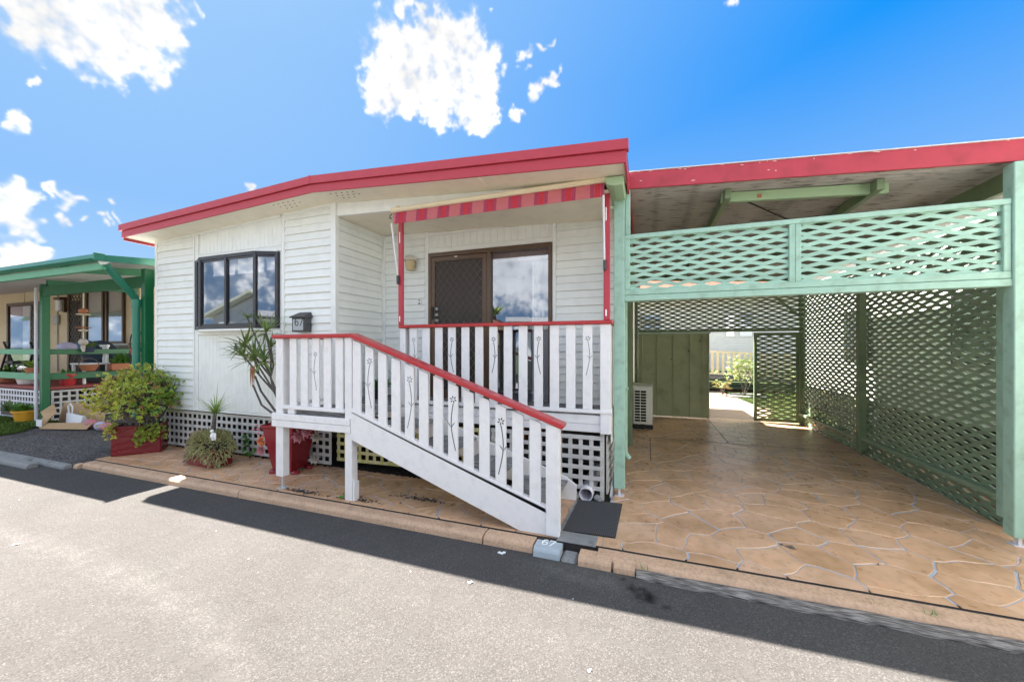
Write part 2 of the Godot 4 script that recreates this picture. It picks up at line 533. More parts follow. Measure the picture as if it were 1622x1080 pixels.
	mk("old_lattice", lin(0.62, 0.61, 0.58), 0.8, {tex = "brush", scale = 2.0, detail = "blotch", scale2 = 0.8})
	mk("mossy_lattice", lin(0.66, 0.62, 0.38), 0.8, {tex = "brush", scale = 2.0, detail = "algae", scale2 = 1.4})
	mk("black_frame", lin(0.022, 0.022, 0.028), 0.35, {spec = 0.5})
	mk("bronze", lin(0.105, 0.06, 0.032), 0.4, {tex = "soft", scale = 1.5})
	mk("mesh_screen", lin(0.045, 0.036, 0.032), 0.6)
	mk("grille", lin(0.13, 0.10, 0.085), 0.45)
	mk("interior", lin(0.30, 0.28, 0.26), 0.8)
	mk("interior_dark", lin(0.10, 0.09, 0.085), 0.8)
	mk("curtain", lin(0.75, 0.75, 0.74), 0.9, {back = Color(0.5, 0.5, 0.5)})
	var g := StandardMaterial3D.new()
	g.resource_name = "glass"
	g.albedo_color = Color(0.92, 0.95, 1.0, 0.26)
	g.albedo_texture = tex.white
	g.transparency = BaseMaterial3D.TRANSPARENCY_ALPHA
	g.metallic = 1.0
	g.roughness = 0.015
	M["glass"] = g
	mk("rubber", lin(0.018, 0.018, 0.019), 0.75, {tex = "grain", scale = 2.0})
	mk("mat_rib", lin(0.085, 0.085, 0.09), 0.7)
	mk("steel", lin(0.42, 0.43, 0.44), 0.42, {metal = 0.7, tex = "blotch", scale = 2.0})
	mk("galv", lin(0.50, 0.51, 0.50), 0.5, {tex = "soft", scale = 2.0})
	mk("cream", lin(0.70, 0.57, 0.38), 0.6, {tex = "soft", scale = 0.7})
	mk("beige", lin(0.74, 0.64, 0.44), 0.5, {tex = "soft", scale = 1.0})
	mk("ac_white", lin(0.84, 0.82, 0.74), 0.5, {tex = "soft", scale = 1.0})
	mk("roof_cream", lin(0.62, 0.64, 0.50), 0.5)
	mk("dark_void", lin(0.012, 0.012, 0.012), 0.9)
	mk("nb_green", lin(0.009, 0.145, 0.055), 0.42, {tex = "soft", scale = 1.1, detail = "soft", scale2 = 0.4})
	mk("nb_light", lin(0.09, 0.35, 0.185), 0.45, {tex = "soft", scale = 1.1})
	mk("nb_gutter", lin(0.03, 0.21, 0.14), 0.35, {tex = "soft", scale = 1.1})
	mk("nb_deck", lin(0.28, 0.05, 0.045), 0.6, {tex = "soft", scale = 1.0})
	mk("pvc", lin(0.78, 0.76, 0.80), 0.4, {tex = "soft", scale = 1.0})
	mk("grey_pipe", lin(0.45, 0.45, 0.44), 0.5, {tex = "soft", scale = 1.0})
	mk("roof_white", lin(0.70, 0.70, 0.70), 0.5, {tex = "soft", scale = 0.5})
	mk("cardboard", lin(0.50, 0.33, 0.18), 0.85, {tex = "soft", scale = 2.0})
	mk("paper", lin(0.80, 0.82, 0.85), 0.8)
	mk("yellow_pot", lin(0.72, 0.36, 0.03), 0.5, {tex = "soft", scale = 3.0})
	mk("terracotta", lin(0.42, 0.16, 0.08), 0.75, {tex = "soft", scale = 3.0})
	mk("bark", lin(0.33, 0.285, 0.245), 0.9, {tex = "rough", scale = 3.0, bump = "rough", depth = 0.5})
	mk("cane", lin(0.24, 0.215, 0.19), 0.85, {tex = "rough", scale = 4.0})
	mk("leaf", Color.WHITE, 0.42, {vcol = true, back = Color(0.22, 0.22, 0.22)})
	for k in 4:
		mk("strap%d" % k, [lin(0.11, 0.17, 0.045), lin(0.14, 0.21, 0.05), lin(0.085, 0.14, 0.045), lin(0.19, 0.23, 0.07)][k], 0.45, {back = Color(0.3, 0.35, 0.12)})
	mk("bright_leaf", lin(0.10, 0.26, 0.035), 0.45, {back = Color(0.2, 0.3, 0.08), tex = "leafy", scale = 4.0})
	mk("pale_leaf", lin(0.30, 0.40, 0.10), 0.45, {back = Color(0.3, 0.3, 0.1), tex = "leafy", scale = 4.0})
	mk("pink", lin(0.62, 0.24, 0.27), 0.6, {tex = "grain", scale = 6.0})
	mk("orange", lin(0.70, 0.22, 0.08), 0.6)
	mk("ivory", lin(0.55, 0.50, 0.42), 0.6, {tex = "grain", scale = 6.0})
	mk("white_glaze", lin(0.85, 0.85, 0.84), 0.35)
	mk("charcoal", lin(0.055, 0.057, 0.06), 0.5, {tex = "soft", scale = 2.0})
	mk("plate_grey", lin(0.42, 0.44, 0.45), 0.5)
	mk("black", lin(0.015, 0.015, 0.016), 0.6)
	mk("sky_paint", lin(0.40, 0.46, 0.49), 0.7, {tex = "blotch", scale = 2.5})
	mk("navy", lin(0.03, 0.05, 0.09), 0.8)
	mk("blue_cloth", lin(0.10, 0.20, 0.34), 0.85)
	mk("lilac", lin(0.50, 0.46, 0.62), 0.85)
	mk("brown_tile", lin(0.22, 0.075, 0.04), 0.7, {tex = "soft", scale = 1.0})
	mk("amber", lin(0.55, 0.44, 0.24), 0.3)
	mk("lamp_metal", lin(0.60, 0.57, 0.50), 0.4)
	mk("fabric_rose", lin(0.55, 0.15, 0.16), 0.85, {tex = "soft", scale = 2.0, back = Color(0.3, 0.1, 0.1)})
	mk("fabric_red", lin(0.53, 0.035, 0.055), 0.85, {tex = "soft", scale = 2.0, back = Color(0.3, 0.05, 0.05)})
	mk("fabric_plum", lin(0.39, 0.05, 0.105), 0.85, {tex = "soft", scale = 2.0, back = Color(0.2, 0.03, 0.05)})
	mk("white_line", lin(0.75, 0.55, 0.55), 0.85)

func clip_half(poly: Array, p: Vector2, nrm: Vector2) -> Array:  # keeps the side where (q - p) . nrm <= 0
	var out := []
	for k in poly.size():
		var a: Vector2 = poly[k]
		var b: Vector2 = poly[(k + 1) % poly.size()]
		var da := (a - p).dot(nrm)
		var db := (b - p).dot(nrm)
		if da <= 0.0:
			out.append(a)
		if da * db < 0.0:
			out.append(a.lerp(b, da / (da - db)))
	return out

func stones(parent: Node, area: Array, x0: float, x1: float, d0: float, d1: float, step: float, top: float, joint: float) -> void:
	var wob := FastNoiseLite.new()
	wob.seed = 31
	wob.frequency = 1.9
	wob.fractal_octaves = 2
	var seeds := []
	var ny := int((d1 - d0) / step) + 3
	var nx := int((x1 - x0) / step) + 3
	for j in range(-1, ny):
		for i in range(-1, nx):
			seeds.append(Vector2(x0 + (i + 0.5 * (j % 2) + rng.randf_range(-0.36, 0.36)) * step * 1.12, d0 + (j + rng.randf_range(-0.36, 0.36)) * step * 0.9))
	for a in seeds.size():
		var s: Vector2 = seeds[a]
		var poly := area.duplicate()
		for b in seeds.size():
			var o: Vector2 = seeds[b]
			if a == b or s.distance_squared_to(o) > step * step * 9.0:
				continue
			var e: Vector2 = (o - s).normalized()
			var h := hash(Vector2i(mini(a, b), maxi(a, b)))
			var gap := joint * (0.40 + 0.8 * pow(float(h % 1000) / 1000.0, 1.5))
			poly = clip_half(poly, (s + o) / 2.0 - e * gap, e)
			if poly.size() < 3:
				break
		if poly.size() < 3:
			continue
		var m := Vector2.ZERO
		for q in poly:
			m += q / float(poly.size())
		# short pieces along each side so that the joints wander
		var ring := []
		for k in poly.size():
			var p0: Vector2 = poly[k]
			var p1: Vector2 = poly[(k + 1) % poly.size()]
			var cuts := clampi(int(p0.distance_to(p1) / 0.055), 1, 8)
			for c in cuts:
				var q := p0.lerp(p1, float(c) / cuts)
				var inside := true
				for z in area.size():
					if q.distance_to(Geometry2D.get_closest_point_to_segment(q, area[z], area[(z + 1) % area.size()])) < 0.004:
						inside = false
				if inside:
					q += Vector2(wob.get_noise_2d(q.x, q.y), wob.get_noise_2d(q.x + 40.0, q.y + 13.0)) * 0.055
				ring.append(q)
		var mb := MB.new()
		var c3 := P(m.x, top, m.y)
		for k in ring.size():
			var q0: Vector2 = ring[k]
			var q1: Vector2 = ring[(k + 1) % ring.size()]
			var i0 := q0.lerp(m, 0.03)
			var i1 := q1.lerp(m, 0.03)
			mb.tri(c3, P(i0.x, top, i0.y), P(i1.x, top, i1.y), Vector3.UP)
			var mid := (q0 + q1) / 2.0 - m
			mb.quad(P(i0.x, top, i0.y), P(i1.x, top, i1.y), P(q1.x, top - 0.004, q1.y), P(q0.x, top - 0.004, q0.y), Vector3(mid.x, 0.5, -mid.y))
		obj("stone", mb, M["stone%d" % (hash(a * 7 + int(step * 1000)) % 4)], parent)

func kerb_profile(x0: float, x1: float, d_back: float, d_front: float, top: float, bottom: float) -> MB:
	var mb := MB.new()
	var r := 0.045
	var prof := [Vector2(d_back, bottom), Vector2(d_back, top), Vector2(d_front + r, top)]
	for k in range(1, 5):
		var a := PI / 2 * k / 4.0
		prof.append(Vector2(d_front + r - r * sin(a), top - r + r * cos(a)))
	prof.append(Vector2(d_front - 0.008, bottom))
	var cuts := maxi(1, int((x1 - x0) / 0.25))
	for c in cuts:
		var xa := lerpf(x0, x1, float(c) / cuts)
		var xb := lerpf(x0, x1, float(c + 1) / cuts)
		for k in prof.size() - 1:
			var a: Vector2 = prof[k]
			var b: Vector2 = prof[k + 1]
			var o := Vector3(0, a.x - b.x, -(b.y - a.y))
			if k == 0:
				o = Vector3(0, 0, -1)
			mb.quad(P(xa, a.y, a.x), P(xb, a.y, a.x), P(xb, b.y, b.x), P(xa, b.y, b.x), o if k == 0 else Vector3(0, 0.3, 1) if k > 1 else Vector3.UP)
	for xe in [x0, x1]:
		var ctr := P(xe, (top + bottom) / 2, (d_back + d_front) / 2)
		for k in prof.size():
			var a: Vector2 = prof[k]
			var b: Vector2 = prof[(k + 1) % prof.size()]
			mb.tri(ctr, P(xe, a.y, a.x), P(xe, b.y, b.x), Vector3(-1 if xe == x0 else 1, 0, 0))
	return mb

func build_ground() -> void:
	var g := MB.new()
	g.quad(P(-300, -0.16, -300), P(300, -0.16, -300), P(300, -0.16, 300), P(-300, -0.16, 300), Vector3.UP)
	struct("ground", g, M.lawn)
	var r := MB.new()
	var xs := [-60.0, -12.0, 6.0, 60.0]
	var ds := [-4.2, -1.0, 3.2]
	for i in 3:
		for j in 2:
			r.quad(P(xs[i], -0.075, ds[j]), P(xs[i + 1], -0.075, ds[j]), P(xs[i + 1], -0.075, ds[j + 1]), P(xs[i], -0.075, ds[j + 1]), Vector3.UP)
	r.uv.resize(r.v.size())
	for k in r.v.size():
		r.uv[k] = Vector2((r.v[k].x + 12.0) / 18.0, (3.2 + r.v[k].z) / 4.2).clamp(Vector2(0.002, 0.002), Vector2(0.998, 0.998))
	M.road.texture_repeat = true
	struct("road", r, M.road)
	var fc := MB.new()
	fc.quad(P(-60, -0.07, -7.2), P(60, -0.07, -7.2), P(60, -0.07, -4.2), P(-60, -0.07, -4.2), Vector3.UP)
	struct("added_bounce_strip", fc, M.concrete)  # pale strip added out of view to bounce sunlight up onto the soffits
	# small pale chips and leaves lying on the road
	var grit := MB.new()
	for k in 14:
		var c := P(rng.randf_range(-8.5, 3.0), -0.0735, rng.randf_range(0.6, 2.95))
		var s := rng.randf_range(0.003, 0.007)
		grit.obox(Transform3D(Basis(Vector3.UP, rng.randf() * TAU), c), Vector3(s * 2.0, 0.004, s))
	var go := obj("grit", grit, M.paper)
	tag(go, "scattered pale chips of grit lying on the road", "grit")
	go.set_meta("kind", "stuff")
	var lt := MB.new()
	for q in [[-1.19, 2.44, 0.013], [-0.28, 1.98, 0.008], [-5.07, 1.62, 0.018], [-1.12, 2.88, 0.025]]:
		lt.obox(Transform3D(Basis(Vector3.UP, q[0] * 3.0), P(q[0], -0.071, q[1])), Vector3(q[2] * 2.0, 0.003, q[2]))
		lt.obox(Transform3D(Basis(Vector3.UP, q[0] * 5.0 + 1.0), P(q[0] + q[2], -0.068, q[1] + 0.01)), Vector3(q[2], 0.003, q[2]))
	var lo := obj("litter", lt, M.paper)
	tag(lo, "torn white scraps of litter on the dark asphalt", "litter")
	lo.set_meta("kind", "stuff")

	# paved slab of the house and its carport: grout bed with single stones on it
	var s := MB.new()
	s.box(-7.50, -0.36, -0.14, -0.004, 3.16, 4.02)
	s.prism([P(-0.355, -0.14, 3.16), P(2.982, -0.14, 3.16), P(3.152, -0.14, 9.75), P(-0.355, -0.14, 9.75)], Vector3(0, 0.136, 0))
	var slab := struct("driveway", s, M.grout)
	stones(slab, [Vector2(-7.49, 3.128), Vector2(-0.34, 3.128), Vector2(-0.34, 4.01), Vector2(-7.49, 4.01)], -7.49, -0.34, 3.128, 4.01, 0.305, 0.0, 0.0070)
	stones(slab, [Vector2(-0.336, 3.128), Vector2(2.98, 3.128), Vector2(3.15, 9.74), Vector2(-0.336, 9.74)], -0.336, 3.15, 3.128, 9.74, 0.335, 0.0, 0.0072)
	# saw cuts across the carport floor
	var sc := MB.new()
	sc.box(-0.3, 3.08, 0.0005, 0.002, 7.20, 7.212)
	sc.box(0.055, 0.066, 0.0005, 0.002, 5.7, 7.2)
	sc.box(1.30, 1.31, 0.0005, 0.002, 7.2, 9.7)
	obj("saw_cut", sc, M.crack, slab)
	var cr := MB.new()
	cr.box(-7.5, 2.98, -0.14, -0.009, 3.098, 3.159)
	struct("joint", cr, M.crack)

	# kerb: rounded blocks end to end
	var kerb := Node3D.new()
	kerb.name = "kerb"
	add_child(kerb)
	kerb.set_meta("kind", "structure")
	var ends := [-7.42, -6.98, -4.31, -1.32, -0.87]
	for k in ends.size() - 1:
		obj("kerb_stone", kerb_profile(ends[k] + 0.006, ends[k + 1] - 0.006, 3.099, 2.965, -0.004, -0.13), M.kerb, kerb)
	for e in [[-0.50, -0.245], [-0.235, -0.075]]:
		obj("kerb_stone", kerb_profile(e[0] + 0.004, e[1] - 0.004, 3.055, 2.915, -0.012, -0.13), M.kerb, kerb)
	obj("kerb_stone", kerb_profile(-0.36, 2.98, 3.099, 2.955, -0.004, -0.14), M.kerb, kerb)
	obj("kerb_stone", kerb_profile(-7.53, -7.43, 3.0, 2.92, -0.02, -0.13), M.kerb, kerb)
	var nb := kerb_profile(-0.86, -0.645, 3.07, 2.93, -0.004, -0.12)
	var block := obj("number_block", nb, M.sky_paint)
	tag(block, "short kerb block painted pale blue with a worn white 67", "kerb block")
	lettering("number", "67", 0.082, P(-0.82, -0.0005, 2.965), Basis(Vector3.RIGHT, -PI / 2), 0.004, M.white_glaze, block)
	var fill := MB.new()
	fill.box(-0.64, -0.51, -0.13, -0.055, 2.93, 3.09, 0.02)
	struct("kerb_gap", fill, M.concrete)
	# weathered timber at the drive
	var tb := MB.new()
	var nz := FastNoiseLite.new()
	nz.frequency = 1.7
	nz.seed = 8
	var prev := []
	for k in 41:
		var x := lerpf(-0.07, 4.2, k / 40.0)
		var w := nz.get_noise_1d(x * 1.5) * 0.012
		var w2 := nz.get_noise_1d(x * 2.5 + 30.0) * 0.016
		var ring := [P(x, -0.13, 2.962), P(x, -0.040 + w2 * 0.4, 2.962), P(x, -0.037 + w, 2.935), P(x, -0.046 + w2, 2.893 + w), P(x, -0.062, 2.880 + w2), P(x, -0.13, 2.878 + w)]
		if k > 0:
			for q in ring.size():
				var q2 := (q + 1) % ring.size()
				tb.quad(prev[q], prev[q2], ring[q2], ring[q], (prev[q] + prev[q2]) / 2.0 - P(x, -0.08, 2.94))
		else:
			for q in range(1, 5):
				tb.tri(ring[0], ring[q], ring[q + 1], Vector3.LEFT)
		prev = ring
	tag(obj("timber_sleeper", tb, M.sleeper), "long weathered grey timber sleeper laid along the kerb of the drive", "sleeper")
	# tufts growing in the joint
	for e in [[1.36, 3.0, 7], [1.62, 2.985, 10], [-0.02, 2.93, 5]]:
		var gr := MB.new()
		for b in e[2]:
			var a := rng.randf() * TAU
			var l := rng.randf_range(0.03, 0.07)
			var base := P(e[0] + rng.randf_range(-0.03, 0.03), -0.02, e[1])
			var tip := base + Vector3(cos(a) * l * 0.7, l * 0.75, sin(a) * l * 0.7)
			var sd := Vector3(-sin(a), 0, cos(a)) * 0.004
			gr.tri(base - sd, base + sd, tip, Vector3(0, 0.3, 1))
		tag(obj("weed", gr, M.bright_leaf), ["small green weed in the sleeper joint, furthest left of the drive", "tiny weed tuft sprouting beside the sleeper in mid drive", "thin weed by the left end of the sleeper"][0 if e[2] == 7 else 1 if e[2] == 10 else 2], "weed")
	for e in [[-6.32, 3.62, 12, 0.09], [-3.05, 3.18, 6, 0.05]]:
		var gr := MB.new()
		for b in e[2]:
			var a := rng.randf() * TAU
			leaf_blade(gr, P(e[0], 0.0, e[1]), Vector3(cos(a), rng.randf_range(0.5, 1.3), sin(a)).normalized(), e[3], e[3] * 0.4)
		tag(obj("weed", gr, M.bright_leaf), "bright green seedling on the paving beside the jade plant pot" if e[2] == 12 else "little green weed at the foot of the stair post", "weed")
	for e in [[1.05, 3.62, 0.055, 0.4], [-0.28, 4.7, 0.03, 1.0], [1.62, 3.55, 0.022, 2.0], [0.72, 3.95, 0.018, 0.2]]:
		var dl := MB.new()
		leaf_blade(dl, P(e[0], 0.004, e[1]), Vector3(cos(e[3]), 0.08, sin(e[3])).normalized(), e[2] * 1.6, e[2] * 0.7)
		leaf_blade(dl, P(e[0], 0.005, e[1]), Vector3(-cos(e[3]), 0.1, -sin(e[3])).normalized(), e[2] * 0.6, e[2] * 0.5)
		tag(obj("dry_leaf", dl, M.bark), {0.055: "largest dark dry leaf on the paving in the middle of the drive", 0.03: "dark dry leaf by the foot of the mint carport post", 0.022: "small dry leaf on the right half of the drive", 0.018: "smallest dry leaf on the paving, deepest in the carport"}[e[2]], "leaf")
	# ash-like dead leaves round the feet of the stair posts
	var ash := MB.new()
	for k in 260:
		var which := k % 3
		var cx: float = [-3.62, -2.86, -2.25][which]
		var cd: float = [3.16, 3.19, 3.42][which]
		var q := P(cx + rng.randfn() * 0.16, 0.004, cd + absf(rng.randfn()) * 0.045)
		ash.obox(Transform3D(Basis(Vector3.UP, rng.randf() * TAU), q), Vector3(rng.randf_range(0.01, 0.035), 0.006, 0.006))
	var ao := obj("leaf_litter", ash, M.charcoal)
	tag(ao, "dark leaf litter gathered round the feet of the stair posts", "leaf litter")
	ao.set_meta("kind", "stuff")

	# sealed ground of the place next door, its kerb and planting bed
	var nd := MB.new()
	nd.quad(P(-40, -0.03, 2.93), P(-7.53, -0.03, 2.93), P(-7.53, -0.01, 9.5), P(-40, -0.01, 9.5), Vector3.UP)
	nd.quad(P(-40, -0.03, 2.93), P(-7.53, -0.03, 2.93), P(-7.53, -0.15, 2.93), P(-40, -0.15, 2.93), Vector3(0, 0, 1))
	struct("neighbour_driveway", nd, M.gravel_asphalt)
	var gk := Node3D.new()
	gk.name = "grey_kerb"
	add_child(gk)
	gk.set_meta("kind", "structure")
	for e in [[-12.0, -9.9], [-9.88, -8.45], [-8.43, -7.56]]:
		obj("kerb_stone", kerb_profile(e[0], e[1], 2.925, 2.80 if e[1] < -8 else 2.84, -0.02, -0.13), M.concrete, gk)
	var ws := kerb_profile(-10.6, -8.08, 2.79, 2.68, -0.015, -0.12)
	tag(obj("wheel_stop", ws, M.concrete), "low grey concrete wheel stop lying along the neighbour's kerb", "wheel stop")
	var gb := MB.new()
	gb.quad(P(-16, -0.022, 3.2), P(-11.25, -0.022, 3.2), P(-11.9, -0.022, 4.4), P(-16, -0.022, 4.4), Vector3.UP)
	struct("planting_bed", gb, M.lawn)
	# soil under the houses
	var so := MB.new()
	so.box(-7.55, -0.37, -0.2, -0.012, 4.03, 12.0)
	struct("soil", so, M.soil)
	# behind the carport
	var pa := MB.new()
	pa.quad(P(-0.4, -0.006, 9.75), P(2.5, -0.006, 9.75), P(3.1, -0.02, 11.6), P(2.9, -0.02, 12.4), Vector3.UP)
	pa.quad(P(-0.4, -0.006, 9.75), P(2.9, -0.02, 12.4), P(2.6, -0.02, 15.9), P(-0.4, -0.02, 15.9), Vector3.UP)
	struct("path", pa, mk("path", lin(0.42, 0.30, 0.21), 0.8, {tex = "grain", scale = 1.2, detail = "blotch", scale2 = 0.4}))
	var ve := MB.new()
	ve.quad(P(-40, -0.03, 15.9), P(40, -0.03, 15.9), P(40, -0.03, 17.0), P(-40, -0.03, 17.0), Vector3.UP)
	struct("bare_earth", ve, M.mulch)
	var mu := MB.new()
	mu.quad(P(2.9, -0.11, 4.2), P(4.44, -0.11, 4.2), P(4.44, -0.11, 9.8), P(2.9, -0.11, 9.8), Vector3.UP)
	struct("mulch_bed", mu, M.mulch)
	# lawn blades seen through the back gate
	blades("lawn_grass", 5200, 2.55, 6.5, 9.9, 15.7, 0.05, 0.10, "short sunlit grass growing beside the path behind the carport", [Vector2(2.5, 9.75), Vector2(3.15, 11.6), Vector2(2.95, 12.4), Vector2(2.65, 15.9)])
	blades("ground_cover", 6500, -15.5, -11.0, 3.3, 4.42, 0.05, 0.11, "low green ground cover at the foot of the neighbour's deck", [])

func blades(called: String, count: int, x0: float, x1: float, d0: float, d1: float, lo: float, hi: float, label: String, edge: Array) -> void:
	var b := MB.new()
	for k in 5:
		var a := TAU * k / 5.0 + 0.3
		var l := 0.55 + 0.45 * fmod(k * 0.618, 1.0)
		leaf_blade(b, Vector3.ZERO, Vector3(cos(a), 1.4, sin(a)).normalized(), l, 0.14)
	var mm := MultiMesh.new()
	mm.transform_format = MultiMesh.TRANSFORM_3D
	mm.use_colors = true
	mm.mesh = b.mesh()
	var list := []
	for k in count:
		var x := rng.randf_range(x0, x1)
		var d := rng.randf_range(d0, d1)
		if edge.size():
			var ok := true
			for q in edge.size() - 1:
				if d >= edge[q].y and d <= edge[q + 1].y and x < lerpf(edge[q].x, edge[q + 1].x, (d - edge[q].y) / (edge[q + 1].y - edge[q].y)):
					ok = false
			if not ok:
				continue
		elif x > -11.15 - 0.66 * (d - 3.38) / 0.86 + 0.07 * sin(d * 9.0):
			continue
		list.append(Vector2(x, d))
	mm.instance_count = list.size()
	for k in list.size():
		var s := rng.randf_range(lo, hi)
		mm.set_instance_transform(k, Transform3D(Basis(Vector3.UP, rng.randf() * TAU).scaled(Vector3(s, s * rng.randf_range(0.7, 1.2), s)), P(list[k].x, -0.02, list[k].y)))
		var t := rng.randf_range(0.7, 1.25)
		mm.set_instance_color(k, Color(t * rng.randf_range(0.8, 1.2), t, t * 0.9))
	var o := MultiMeshInstance3D.new()
	o.name = called
	o.multimesh = mm
	o.material_override = M.grass
	add_child(o)
	tag(o, label, "grass")
	o.set_meta("kind", "stuff")

func leaf_blade(mb: MB, base: Vector3, dir: Vector3, length: float, width: float) -> void:  # a short folded leaf
	var side := dir.cross(Vector3(0.13, 1, 0.21)).normalized()
	if side.length() < 0.5:
		side = Vector3.RIGHT
	var up := side.cross(dir).normalized()
	if up.y < 0.0:
		up = -up
	var p0 := base
	var p1 := base + dir * length * 0.55
	var p2 := base + dir * length - up * length * 0.12
	var w := side * width * 0.5
	var l := up * width * 0.15
	mb.tri(p0, p1 + w + l, p1, up)
	mb.tri(p0, p1, p1 - w + l, up)
	mb.tri(p1, p1 + w + l, p2, up)
	mb.tri(p1, p2, p1 - w + l, up)

func lettering(called: String, text: String, height: float, at: Vector3, basis: Basis, depth: float, mat: Material, parent: Node) -> MeshInstance3D:
	var t := TextMesh.new()
	var f := SystemFont.new()
	f.font_names = PackedStringArray(["Droid Sans"])
	t.font = f
	t.text = text
	t.font_size = 64
	t.pixel_size = height / 46.0
	t.depth = depth
	t.horizontal_alignment = HORIZONTAL_ALIGNMENT_LEFT
	t.vertical_alignment = VERTICAL_ALIGNMENT_BOTTOM
	return inst(called, t, mat, parent, Transform3D(basis, at))

func slab(mb: MB, x0: float, x1: float, b0: float, b1: float, t0: float, t1: float, d0: float, d1: float) -> void:  # bottoms b and tops t at both X ends
	mb.hexa([P(x0, b0, d0), P(x0, t0, d0), P(x0, t0, d1), P(x0, b0, d1), P(x1, b1, d0), P(x1, t1, d0), P(x1, t1, d1), P(x1, b1, d1)])

func soffit_h(x: float) -> float:
	return 3.332 + (x + 7.76) * 0.0459 if x < -3.88 else 3.51 - (x + 3.88) * 0.0641

func boards(parent: Node, x0: float, x1: float, d: float, h0: float, pitch: float, top: float) -> void:  # lapped wall boards facing the street
	var mb := MB.new()
	board_profile(mb, P(x0, 0, d), P(x1, 0, d), Vector3(0, 0, 1), pitch)
	var m := mb.mesh(P((x0 + x1) / 2, 0, d))
	var h := h0
	while h < top:
		if h + pitch <= top + 0.001:
			inst("board", m, M.cladding, parent, Transform3D(Basis(), P((x0 + x1) / 2, h, d)))
		else:
			inst("board", m, M.cladding, parent, Transform3D(Basis().scaled(Vector3(1, (top - h) / pitch, 1)), P((x0 + x1) / 2, h, d)))
		h += pitch

func board_profile(mb: MB, a: Vector3, b: Vector3, out: Vector3, pitch: float) -> void:
	var prof := [Vector2(0, 0.0), Vector2(0.026, 0.0), Vector2(0.028, 0.003), Vector2(0.011, pitch * 0.5 - 0.001), Vector2(0.0235, pitch * 0.5), Vector2(0.025, pitch * 0.5 + 0.003), Vector2(0.004, pitch - 0.001), Vector2(0, pitch - 0.001)]
	for k in prof.size() - 1:
		var p: Vector2 = prof[k]
		var q: Vector2 = prof[k + 1]
		var o := (out * (q.y - p.y) + Vector3.UP * (p.x - q.x))
		mb.quad(a + out * p.x + Vector3.UP * p.y, b + out * p.x + Vector3.UP * p.y, b + out * q.x + Vector3.UP * q.y, a + out * q.x + Vector3.UP * q.y, o)

func planks(parent: Node, x0: float, x1: float, n: int, d: float, h0: float, h1: float) -> void:  # narrow upright boards with V joints
	var w := (x1 - x0) / n
	var mb := MB.new()
	mb.box(-w / 2 + 0.0008, w / 2 - 0.0008, h0, h1, d - 0.012, d, 0.005)
	var m := mb.mesh()
	for k in n:
		inst("plank", m, M.cladding, parent, Transform3D(Basis(), Vector3(x0 + w * (k + 0.5), 0, 0)))

